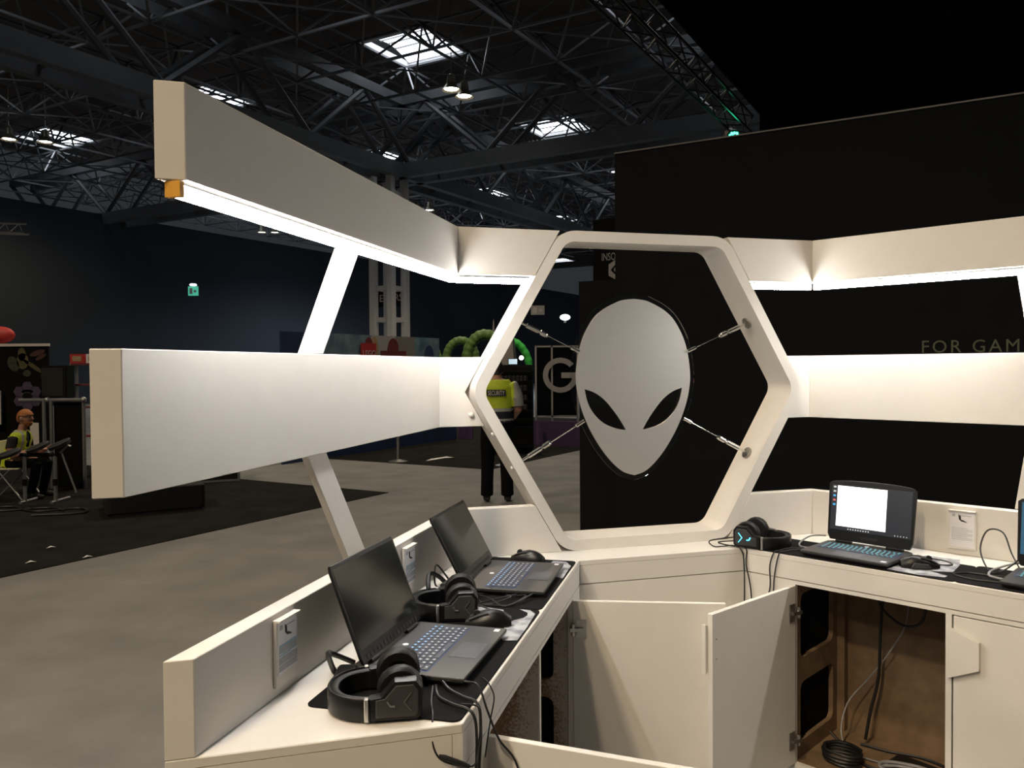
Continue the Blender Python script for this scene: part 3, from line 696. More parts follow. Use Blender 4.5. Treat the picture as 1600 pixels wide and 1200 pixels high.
# drummer, sitting in profile, facing right
dm = thing('person', 'seated person in yellow high visibility vest bending over drum pads', 'person', (-6.42, 10.42, 0))
b = MB()
b.loft([ellring((-.02, 0, .40), .12, .15), ellring((0, 0, .50), .115, .15), ellring((.03, 0, .62), .11, .155), ellring((.07, 0, .74), .105, .165), ellring((.09, 0, .82), .085, .14), ellring((.10, 0, .875), .052, .06)])
b.tube([(.095, 0, .85), (.125, 0, .95)], [.052, .048], 14); b.ball((.15, 0, 1.035), (.092, .072, .10), 16, 12)
b.ball((.17, 0, .975), (.062, .05, .05), 10, 8); b.ball((.243, 0, 1.02), (.022, .013, .02), 8, 6)
for s_ in (-1, 1):
    b.ball((.14, s_*.075, 1.03), (.022, .012, .03), 8, 6)
    b.tube([(.0, s_*.08, .46), (.2, s_*.11, .48), (.36, s_*.12, .47)], [.088, .08, .066], 14)
    b.tube([(.36, s_*.12, .47), (.33, s_*.13, .28), (.28, s_*.13, .08)], [.062, .058, .05], 12)
    b.tube([(.25, s_*.13, .045), (.36, s_*.135, .045), (.45, s_*.14, .03)], [.045, .045, .032], 12, flat=(.8, 1))
    b.tube([(.08, s_*.155, .79), (.07, s_*.20, .66), (.10, s_*.20, .56), (.26, s_*.15, .60), (.36, s_*.12, .64)], [.06, .056, .047, .042, .03], 12)
    hand(b, (.36, s_*.12, .64), (1, 0, .12), (0, -s_, .3))
pm = remeshed(b, .010, 3)
def prule(c):
    if c.z > .855: return 0
    if c.z < .075: return 3
    if c.z < .53 and not (abs(c.y) > .15 and c.x < .2 and c.z > .5): return 1
    if (abs(c.y) > .145 and c.z < .66) or c.x > .22: return 0
    return 2
assign(pm, prule, ['skin', 'trousers', 'tee_black', 'shoe'])
pb = bpy.data.objects.new('body', pm); COL.objects.link(pb); pb.parent = dm
shell(pm, lambda c: .42 < c.z < .865 and abs(c.y) < .155 and c.x < .17 and not (c.z < .54 and c.x > .06) and not (c.x > .15 and abs(c.y) < .03), .012, 'vest', ['hi_vis', 'silver_tape'], pb,
      lambda c: 1 if (abs(c.z-.56) < .018 or (abs(abs(c.y)-.09) < .016 and c.z > .58)) else 0)
shell(pm, lambda c: c.z > 1.055-(c.x-.15)*.1+(.02 if c.x > .2 else 0) or (c.x < .115 and c.z > .985), .009, 'hair', ['ginger'], pb)
shell(pm, lambda c: c.x > .165 and .925 < c.z < .985 and not (c.x > .222 and c.z > .972), .006, 'beard', ['ginger'], pb)
for s_ in (-1, 1): part('eye', MB().ball((.225, s_*.03, 1.045), .010, 8, 6), 'ink', pb, True)

# ================================================================== THE STAND
oL, oC, oR = -.9155, -2.88, -3.25         # inner faces of the boards behind the counter
fL, fC, fR = -.49, -2.731, -2.82          # counter fronts
EC = -1.545                               # both wings are cut off parallel to the centre
T45 = .045
ZT = .95
def lx(o): return X(nC, EC, nL, o)        # left end
def rx_(o): return X(nC, EC, nR_, o)      # right end
def lc(o1, o2): return X(nL, o1, nC, o2)
def rc(o1, o2): return X(nC, o2, nR_, o1)
SH, ZH, RH = 1.348, 1.5545, .698          # hexagon centre and radius
hex_l = lambda z: SH-RH+abs(z-ZH)/math.sqrt(3)
hex_r = lambda z: SH+RH-abs(z-ZH)/math.sqrt(3)
GAP = .002
def boards(name, z0, z1, sb, label_l, label_r, cat, grp=None, th=T45):
    """one board along each wing with its short return to the hexagon; sb is how far it is set back"""
    for side, label in ((0, label_l), (1, label_r)):
        oc = oC-sb; ow = (oR if side else oL)-sb; nw = nR_ if side else nL
        if side: P = [rx_(ow), rc(ow, oc), rc(ow-th, oc-th), rx_(ow-th)]
        else: P = [lx(ow), lc(ow, oc), lc(ow-th, oc-th), lx(ow-th)]
        t = thing(name, label, cat, Vector(((P[0].x+P[1].x)/2, (P[0].y+P[1].y)/2, z0)))
        part('wing_board', MB().plan(P, z0, z1), 'white_paint', t, world=True, bevel=.0015)
        c_in, c_out = P[1].dot(dC), P[2].dot(dC)
        zs = [z1]+([ZH] if z0 < ZH < z1 else [])+[z0]
        if side: inn = [(hex_r(z)+GAP, z) for z in zs]+[(c_in, z0), (c_in, z1)]; out = [(hex_r(z)+GAP, z) for z in zs]+[(c_out, z0), (c_out, z1)]
        else: inn = [(c_in, z1), (c_in, z0)]+[(hex_l(z)-GAP, z) for z in zs[::-1]]; out = [(c_out, z1), (c_out, z0)]+[(hex_l(z)-GAP, z) for z in zs[::-1]]
        mb = MB(); mb.prism([C(s, oc, z) for s, z in inn], [C(s, oc-th, z) for s, z in out])
        part('return_board', mb, 'white_paint', t, world=True, bevel=.0015)
        if sb:
            for dz in (-.085,):
                zz = ZH+dz; s_ = hex_r(zz)+.028 if side else hex_l(zz)-.028
                part('bolt', MB().ball(C(s_, oc+.004, zz), .011, 10, 6), 'white_paint', t, True, world=True)
boards('upper_beam', 1.984, 2.157, 0, 'upper white beam carrying light bars on the wing with two dark laptops', 'upper white beam carrying light bars on the wing with the lit laptop', 'beam')
boards('middle_band', 1.425, 1.686, .095, 'broad white band floating above the two dark laptops', 'broad white band glowing above the lit laptop', 'band')
boards('back_board', ZT, 1.129, 0, 'low white back board behind the two dark laptops', 'low white back board behind the lit laptop', 'board')
# hexagonal window frame
def rhex(rad, rc_, k=6):
    out = []; s_ = rc_*math.tan(R(30))
    for i in range(6):
        a = R(60*i); v = Vector((math.cos(a), math.sin(a)))*rad
        cc = Vector((math.cos(a), math.sin(a)))*(rad-rc_/math.cos(R(30)))
        for j in range(k+1):
            b_ = a+R(-30+60*j/k); out.append((cc.x+rc_*math.cos(b_), cc.y+rc_*math.sin(b_)))
    return out
TD = .165
hf = thing('hexagon_frame', 'large white hexagonal frame holding the silver head emblem', 'frame', C(SH, oC-TD/2, ZT))
out_, in_ = rhex(RH, .105), rhex(RH-.047, .06)
mb = MB(); n = len(out_)
rings = [[C(SH+x, o_, ZH+z) for x, z in ring_] for ring_, o_ in ((out_, oC), (in_, oC), (in_, oC-TD), (out_, oC-TD))]
mb.loft(rings+[rings[0]], caps=False)
part('ring', mb, 'white_paint', hf, 25, world=True)
for s_, z in ((hex_l(1.71)+.004, 1.71), (hex_l(1.40)+.006, 1.40), (hex_l(1.27)+.005, 1.27), (hex_r(1.40)-.006, 1.40), (hex_r(1.71)-.004, 1.71)):
    part('bolt', MB().ball(C(s_+(-.006 if s_ < SH else .006), oC-.03, z), .008, 8, 6), 'white_paint', hf, True, world=True)
# alien head emblem on clear plate with tension wires
EO = -2.985; ES, EHW, EZ0, EZ1 = 1.338, .2465, 1.212, 1.915
em = thing('head_emblem', 'brushed silver almond eyed head emblem wired inside the hexagon', 'emblem', C(ES, EO, EZ0-.02))
prof = [(0, 0), (.006, .16), (.017, .276), (.058, .515), (.111, .695), (.194, .845), (.276, .934), (.368, .985), (.455, 1.0), (.533, .972), (.596, .927), (.669, .852), (.746, .747), (.824, .612), (.891, .468), (.945, .318), (.982, .17), (1, 0)]
pp = smooth_path([(w, y, 0) for y, w in prof], 4)
HH = EZ1-EZ0
def outline(g=0):
    r_ = [(p.x*EHW, (EZ1-p.y*HH)) for p in pp]; pts = r_+[(-x, z) for x, z in r_[-2:0:-1]]
    if not g: return pts
    cz = EZ1-.455*HH; o = []
    for i, (x, z) in enumerate(pts):
        a, b_ = pts[i-1], pts[(i+1) % len(pts)]; t_ = Vector((b_[0]-a[0], b_[1]-a[1]))
        nn = Vector((t_.y, -t_.x)).normalized()
        if nn.dot(Vector((x, z-cz))) < 0: nn = -nn
        o.append((x+nn.x*g, z+nn.y*g))
    return o
up_e = [(.856, .506), (.677, .528), (.497, .574), (.317, .648), (.215, .70), (.144, .742)]
lo_e = [(.317, .731), (.527, .700), (.69, .649), (.80, .585)]
ue = smooth_path([(x, y, 0) for x, y in up_e], 4); le = smooth_path([(.144, .742, 0)]+[(x, y, 0) for x, y in lo_e]+[(.856, .506, 0)], 4)
eye_r = [(p.x*EHW, EZ1-p.y*HH) for p in ue+le[1:-1]]; eye_l = [(-x, z) for x, z in eye_r]
org = C(ES, EO+.006, 0)
part('metal_face', mapped(fill2d([outline(), eye_r, eye_l], .004), C(ES, EO+.0065, 0), dC, EZ), 'brushed', em, world=True)
part('clear_plate', mapped(fill2d([outline(.021)], .008), C(ES, EO, 0), dC, EZ), 'acrylic', em, world=True)
inr = lambda z: RH-.047*2/math.sqrt(3)-abs(z-ZH)/math.sqrt(3)
for sx in (-1, 1):
    for z1_, x0_, z0_ in ((1.822, .249, 1.713), (1.285, .229, 1.427)):
        a = C(ES+sx*x0_, EO+.012, z0_); b_ = C(SH+sx*(inr(z1_)+.002), EO+.02, z1_); v = b_-a; u = v.normalized()
        w_ = part('tension_wire', MB().tube([a, b_], .0022, 6), 'chrome', em, True, world=True)
        part('clamp', MB().tube([a-u*.016, a+u*.022], .0075, 10), 'chrome', w_, True, world=True)
        l_ = v.length
        part('turnbuckle', MB().tube([a+u*(l_*.50), a+u*(l_*.53), a+u*(l_*.535), a+u*(l_*.62), a+u*(l_*.63), a+u*(l_*.65), a+u*(l_*.66), a+u*(l_*.86), a+u*(l_*.87), a+u*(l_*.97)], [.008, .0095, .0105, .0105, .006, .006, .0095, .0095, .0055, .0055], 10), 'chrome', w_, 30, world=True)
        wn = (C(SH, 0, ZH)-C(SH+sx*math.cos(R(30)), 0, ZH+(1 if z1_ > ZH else -1)*.5)); wn.normalize()
        q = b_; part('anchor_disc', MB().tube([q+wn*-.001, q+wn*.006, q+wn*.007], [.024, .024, .016], 16), 'steel', w_, 30, world=True)
# slanted posts
def post(fr, lo_, hi__, o0, o1, label):
    (sa, sb_, za), (sc, sd, zc) = lo_, hi__
    mb = MB().slab(fr, [(sa, za), (sb_, za), (sd, zc), (sc, zc)], o0, o1); solo('support_post', mb, 'white_paint', label, 'post', bevel=.0015)
post(L, (1.857, 1.958, 1.6865), (2.068, 2.183, 1.983), -1.018, -1.038, 'slanted white post between broad band and upper beam above the two dark laptops')
post(L, (2.175, 2.29, 1.0), (1.868, 1.969, 1.4245), -1.018, -1.038, 'slanted white post between back board and broad band behind the dark laptops')
post(Rw, (-.69, -.55, 1.687), (-.732, -.60, 1.983), -3.30, -3.35, 'white post between broad band and upper beam on the lit laptop\'s wing')
post(Rw, (-.732, -.60, 1.13), (-.69, -.55, 1.424), -3.30, -3.35, 'white post between back board and broad band on the lit laptop\'s wing')
# light bars
def light_bar(fr, s0, s1, o, label, cap0=False, cap1=False):
    t = thing('light_bar', label, 'lamp', fr((s0+s1)/2, o, 1.955))
    part('housing', MB().slab(fr, [(s0, 1.976), (s1, 1.976), (s1, 1.984), (s0, 1.984)], o-.012, o+.012), 'aluminium', t, world=True)
    part('diffuser', MB().slab(fr, [(s0, 1.957), (s1, 1.957), (s1, 1.976), (s0, 1.976)], o-.013, o+.013), 'led', t, world=True)
    for c, s in ((cap0, s0), (cap1, s1)):
        if c: part('end_cap', MB().slab(fr, [(s-.006, 1.954), (s+.006, 1.954), (s+.006, 1.982), (s-.006, 1.982)], o-.0155, o+.0155), 'amber', t, world=True)
light_bar(L, 1.25, lc(oL-.02, oC-.02).dot(dL)-.012, oL-.020, 'long glowing light bar with an orange end cap over the dark laptops', cap0=True)
light_bar(C, lc(oL-.02, oC-.02).dot(dC)+.012, hex_l(1.97)-.012, oC-.02, 'short glowing light bar at the hexagon beside the long capped one')
light_bar(C, hex_r(1.97)+.012, rc(oR-.02, oC-.02).dot(dC)-.012, oC-.02, 'short glowing light bar at the hexagon on the lit laptop\'s side')
light_bar(Rw, rc(oR-.02, oC-.02).dot(dR_)+.012, .06, oR-.02, 'long glowing light bar above the lit laptop')
# counter top
ct = thing('counter_top', 'continuous white counter top running round three sides of the stand', 'counter', C(SH, -2.8, .86))
bk = -.001
P = [lx(fL), X(nL, fL, nC, fC), X(nC, fC, nR_, fR), rx_(fR), rx_(oR-T45), rc(oR-T45, oC-TD), lc(oL-T45, oC-TD), lx(oL-T45)]
part('worktop', MB().plan(P, .93, ZT-.0005), 'white_paint', ct, world=True, bevel=.002)
FT = .018; g = .0018
part('fascia', MB().plan([lx(fL), X(nL, fL, nC, fC)-dL*g, X(nL, fL-FT, nC, fC)-dL*g, lx(fL-FT)], .8640, .93), 'white_paint', ct, world=True)
part('fascia', MB().plan([X(nL, fL, nC, fC)+dC*g, X(nC, fC, nR_, fR)-dC*g, X(nC, fC-FT, nR_, fR)-dC*g, X(nL, fL, nC, fC-FT)+dC*g], .8640, .93), 'white_paint', ct, world=True)
part('fascia', MB().plan([X(nC, fC, nR_, fR)+dR_*g, rx_(fR), rx_(fR-FT), X(nC, fC, nR_, fR-FT)+dR_*g], .8640, .93), 'white_paint', ct, world=True)
# cabinets
ZB, ZD = .19, .845
def panel_holes(fr, s, o0, o1, z0, z1, holes, th, name, m, parent):
    """upright side panel at s, running from o0 to o1, with rounded cut-outs"""
    loops = [[(o0, z0), (o1, z0), (o1, z1), (o0, z1)]]+[rrect(a, b_, c, d_, .03) for a, b_, c, d_ in holes]
    mb = fill2d(loops, th); mb.v = [fr(s+v.z, v.x, v.y) for v in mb.v]
    return part(name, mb, m, parent, world=True)
def door(parent, p0, ang, w, z0, z1, flip, label=None):
    """door leaf hinged on the vertical line p0, pointing along heading ang; flip says on which side its outer face lies"""
    d_ = head(ang); n_ = rnorm(d_)*flip; th = .018
    dr_ = part('door', MB().plan([p0, p0+d_*w, p0+d_*w+n_*th, p0+n_*th], z0, z1), 'white_paint', parent, world=True, bevel=.0012, label=label)
    hm = MB(); a, b_ = w-.078, w+.012; f0, f1 = n_*(th+.0005), n_*(th+.016)
    ring = [p0+d_*b_+f0+EZ*(z1-.035), p0+d_*a+f0+EZ*(z1-.066), p0+d_*a+f0+EZ*(z1-.155), p0+d_*b_+f0+EZ*(z1-.20)]
    part('handle', MB().prism(ring, f1-f0), 'white_paint', dr_, world=True, bevel=.0012)
    for z in (z1-.085, z1-.150): part('screw', MB().tube([p0+d_*(w-.022)+EZ*z-n_*.0012, p0+d_*(w-.022)+EZ*z], .003, 8), 'steel', dr_, world=True)
    for z in (z1-.095, z0+.09):
        q = p0-n_*.0008+EZ*z
        part('hinge', MB().prism([q+d_*.012-EZ*.032, q+d_*.045-EZ*.032, q+d_*.045+EZ*.032, q+d_*.012+EZ*.032], n_*-.003).bar(q-d_*.012-n_*.012, q+d_*.035-n_*.005, .018, .012).tube([q-n_*.012-EZ*.02, q-n_*.012+EZ*.02], .007, 8), 'steel', dr_, world=True)
    return dr_
def cab(name, label, loc): return thing(name, label, 'cabinet', loc)
bo = .012
# cabinet under the dark laptops
cl = cab('cabinet', 'white cabinet with two open doors under the dark laptops', L(2.2, -.7, 0))
zt = .8605
part('end_panel', MB().plan([lx(fL), lx(fL-FT)+dL*0, lx(oL-T45+.0), X(nC, EC-.018, nL, oL-T45), X(nC, EC-.018, nL, fL)], .0, .9295), 'white_paint', cl, world=True) if False else None
e0_, e1_ = lx(fL), lx(oL-T45)
part('end_panel', MB().plan([e0_, e1_, e1_+dL*.021, e0_+dL*.021], 0, .8605), 'white_paint', cl, world=True)
part('end_fascia', MB().plan([lx(fL-FT-.001), e1_, e1_+dL*.02, lx(fL-FT-.001)+dL*.02], .8640, .9295), 'white_paint', cl, world=True)
S0, S1, SM = 1.696, 2.731, 2.212
sP0 = e0_.dot(dL)+.021; sP1 = X(nL, fL, nC, fC).dot(dL)
part('stile', MB().slab(L, [(sP0, 0), (S0, 0), (S0, zt), (sP0, zt)], fL, fL-FT), 'white_paint', cl, world=True)
part('stile', MB().slab(L, [(S1, 0), (sP1-.001, 0), (sP1-.001, zt), (S1, zt)], fL, fL-FT), 'white_paint', cl, world=True)
part('top_rail', MB().slab(L, [(S0, ZD+.002), (S1, ZD+.002), (S1, zt), (S0, zt)], fL, fL-FT), 'white_paint', cl, world=True)
part('plinth', MB().slab(L, [(S0, 0), (S1, 0), (S1, ZB-.002), (S0, ZB-.002)], fL, fL-FT), 'white_paint', cl, world=True)
part('cabinet_floor', MB().slab(L, [(S0-.02, ZB-.02), (S1+.02, ZB-.02), (S1+.02, ZB), (S0-.02, ZB)], fL-FT-.001, oL+.01), 'mdf', cl, world=True)
part('back_panel', MB().slab(L, [(S0-.15, 0), (S1+.05, 0), (S1+.05, .925), (S0-.15, .925)], oL-.008, oL-.026), 'mdf', cl, world=True)
part('divider', MB().slab(L, [(SM-.009, ZB), (SM+.009, ZB), (SM+.009, .925), (SM-.009, .925)], fL-.005, oL+.01), 'mdf_spray', cl, world=True)
part('divider_edge', MB().slab(L, [(SM-.009, ZB), (SM+.009, ZB), (SM+.009, ZD), (SM-.009, ZD)], fL-.001, fL-.0045), 'white_paint', cl, world=True)
panel_holes(L, S1+.012, oL+.012, fL-FT-.002, ZB, .925, [(oL+.06, fL-.07, .25, .50), (oL+.06, fL-.07, .56, .80)], .018, 'side_panel', 'mdf_spray', cl)
part('shade_sheet', MB().slab(L, [(S1+.024, ZB), (S1+.027, ZB), (S1+.027, .925), (S1+.024, .925)], fL-FT-.004, oL+.014), 'black_cloth', cl, world=True)  # black sheet standing in for the shade inside the cut-outs
door(cl, L(S1-.002, fL+.001), 95.2, .515, ZB, ZD-.002, -1)
door(cl, L(S0+.002, fL+.001), 111.0, .515, ZB, ZD-.002, 1)
# centre front
cc = cab('corner_panel', 'blank white front panel below the hexagon between both cabinets', C(SH, fC, 0)); cc['category'] = 'panel'
a, b_ = X(nL, fL, nC, fC), X(nC, fC, nR_, fR)
part('back_panel', MB().plan([lc(oL-.03, oC-TD-.02), rc(oR-.03, oC-TD-.02), rc(oR-.03, oC-TD-.04), lc(oL-.03, oC-TD-.04)], 0, .925), 'white_paint', cc, world=True)  # unseen panel added to keep light out of the corner hollow
part('front_panel', MB().plan([a+dC*.001, b_-dC*.001, b_-dC*.001-nC*FT, a+dC*.001-nC*FT], 0, zt), 'white_paint', cc, world=True)
# cabinet under the lit laptop
cr_ = cab('cabinet', 'white cabinet with one open door and cables inside under the lit laptop', Rw(-.8, -3.05, 0))
Q0, Q1, Q2, Q3 = -1.321, -.817, -.797, -.285
sQ = X(nC, fC, nR_, fR).dot(dR_)+.001; sE = rx_(fR).dot(dR_)
for s0, s1 in ((sQ, Q0), (Q1, Q2-.002), (Q3+.003, sE-.02)):
    part('stile', MB().slab(Rw, [(s0, 0), (s1, 0), (s1, zt), (s0, zt)], fR, fR-FT), 'white_paint', cr_, world=True)
part('top_rail', MB().slab(Rw, [(Q0, ZD+.002), (Q1, ZD+.002), (Q1, zt), (Q0, zt)], fR, fR-FT), 'white_paint', cr_, world=True)
part('top_rail', MB().slab(Rw, [(Q2-.002, ZD+.002), (Q3+.003, ZD+.002), (Q3+.003, zt), (Q2-.002, zt)], fR, fR-FT), 'white_paint', cr_, world=True)
part('plinth', MB().slab(Rw, [(Q0, 0), (Q1, 0), (Q1, ZB-.002), (Q0, ZB-.002)], fR, fR-FT), 'white_paint', cr_, world=True)
part('plinth', MB().slab(Rw, [(Q2-.002, 0), (Q3+.003, 0), (Q3+.003, ZB-.002), (Q2-.002, ZB-.002)], fR, fR-FT), 'white_paint', cr_, world=True)
part('cabinet_floor', MB().slab(Rw, [(Q0-.02, ZB-.02), (Q3+.05, ZB-.02), (Q3+.05, ZB), (Q0-.02, ZB)], fR-FT-.001, oR+.02), 'mdf', cr_, world=True)
part('back_panel', MB().slab(Rw, [(Q0-.1, 0), (Q3+.1, 0), (Q3+.1, .925), (Q0-.1, .925)], oR+.02, oR+.002), 'mdf', cr_, world=True)
part('corner_post', MB().slab(Rw, [(Q0-.002, ZB), (Q0+.028, ZB), (Q0+.028, .925), (Q0-.002, .925)], oR+.055, oR+.021), 'mdf', cr_, world=True)
panel_holes(Rw, Q0-.012, oR+.022, fR-FT-.002, ZB, .925, [(oR+.09, fR-.05, .25, .47), (oR+.09, fR-.05, .56, .80)], .018, 'side_panel', 'mdf', cr_)
part('shade_sheet', MB().slab(Rw, [(Q0-.027, ZB), (Q0-.024, ZB), (Q0-.024, .925), (Q0-.027, .925)], fR-FT-.004, oR+.024), 'black_cloth', cr_, world=True)  # black sheet that makes the hollow behind the cut-outs look dark
part('divider', MB().slab(Rw, [(Q1+.001, ZB), (Q2-.003, ZB), (Q2-.003, .925), (Q1+.001, .925)], fR-FT-.001, oR+.022), 'mdf', cr_, world=True)
e0_, e1_ = rx_(fR), rx_(oR-T45)
part('end_panel', MB().plan([e0_, e1_, e1_-dR_*.02, e0_-dR_*.02], 0, .8605), 'white_paint', cr_, world=True)
door(cr_, Rw(Q0+.002, fR+.001), 229.0, .512, ZB, ZD-.002, 1)
# closed door: hinged on the far side
p0 = Rw(Q3, fR-.018); door(cr_, p0, TH+120-180, .509, ZB, ZD-.002, -1)

# ================================================================== THINGS ON THE COUNTER
def frz(fr): return math.atan2(fr.d.y, fr.d.x)
# desk mats
def desk_mat(fr, s0, s1, o0, o1, label, z=ZT, prints=()):
    t = thing('desk_mat', label, 'mat', fr((s0+s1)/2, (o0+o1)/2, z), frz(fr))
    w, h = s1-s0, abs(o1-o0)
    part('cloth', MB().plan(rrect(-w/2, w/2, -h/2, h/2, .018), 0, .003), 'mat_cloth', t)
    for pts in prints:
        part('print', mapped(fill2d([pts], .0006), Vector((0, 0, .0032)), Vector((1, 0, 0)), Vector((0, 1, 0))), 'mat_print', t)
    return t
def ragged(cx, cy, rx, ry, seed, a0=0, a1=360, inner=0):
    random.seed(seed); out = []
    for k in range(41):
        a = R(a0+(a1-a0)*k/40); f = 1+random.uniform(-.10, .10); out.append((cx+rx*f*math.cos(a), cy+ry*f*math.sin(a)))
    if inner:
        for k in range(21):
            a = R(a1-(a1-a0)*k/20); f = inner*(1+random.uniform(-.05, .05)); out.append((cx+.03+rx*f*math.cos(a), cy+ry*f*math.sin(a)))
    return out
def loc_pts(fr, s0, s1, o0, o1, pts): return [(a-(s0+s1)/2, (o0+o1)/2-b_) for a, b_ in pts]
m1 = (1.50, 2.25, -.832, -.497)
desk_mat(L, *m1, 'black desk mat with pale moon print under the dark laptop with the acrylic card', prints=[loc_pts(L, *m1, [(1.985, -.50), (1.975, -.535), (2.0, -.548), (2.03, -.555), (2.10, -.56), (2.14, -.548), (2.165, -.528), (2.19, -.522), (2.215, -.527), (2.232, -.545), (2.242, -.557), (2.238, -.525), (2.21, -.504), (2.09, -.4995)]),
    loc_pts(L, *m1, [(2.19, -.592), (2.225, -.60), (2.238, -.65), (2.235, -.70), (2.19, -.71), (2.15, -.67), (2.16, -.62)])])
m2 = (2.255, 2.845, -.815, -.497)
desk_mat(L, *m2, 'black desk mat with pale moon print under the dark laptop beside the hexagon', prints=[loc_pts(L, *m2, [(2.60, -.5), (2.62, -.53), (2.70, -.54), (2.76, -.555), (2.80, -.58), (2.83, -.578), (2.825, -.53), (2.77, -.503)])])
m3 = (-1.476, -.795, -3.085, -2.823)
desk_mat(Rw, *m3, 'black desk mat with large grey print under the lit laptop', prints=[loc_pts(Rw, *m3, [(-1.007, -2.843), (-0.996, -2.963), (-0.978, -3.135), (-0.866, -3.147), (-0.844, -3.066), (-0.832, -2.947), (-0.896, -2.911), (-0.830, -2.881), (-0.831, -2.858), (-0.904, -2.835)])])
desk_mat(Rw, -.7945, -.11, -3.10, -2.825, 'plain black desk mat beside the one with large grey print')

def keyboard(t, w, y0, y1, rows, cols, legend, glow, zt):
    ks, lg, lw = MB(), MB(), MB(); kh = (y1-y0)/rows; kw = w/cols
    for r_ in range(rows):
        x = 0; c = 0
        while x < cols-.01:
            l = 1
            if r_ == 0 and 3.5 < x < 4.5: l = 5.5
            elif c == 0 and r_ < rows-1: l = 1+.25*(rows-1-r_)/2+.2
            l = min(l, cols-x)
            if cols-x-l < .6: l = cols-x
            x0 = -w/2+x*kw+kw*.08; x1 = -w/2+(x+l)*kw-kw*.08; ya = y0+r_*kh+kh*.09; yb = y0+(r_+1)*kh-kh*.09
            ks.box(x0, x1, ya, yb, zt, zt+.0016)
            (lg if (r_ >= rows-2 or legend == 'all') else lw).box((x0+x1)/2-kw*.17, (x0+x1)/2+kw*.17, (ya+yb)/2-kh*.13, (ya+yb)/2+kh*.16, zt+.0016, zt+.0019)
            x += l; c += 1
    part('keys', ks, 'key', t, kind='stuff'); part('key_legends', lg, glow, t, kind='stuff')
    if lw.v: part('key_legends', lw, 'key_white', t, kind='stuff')
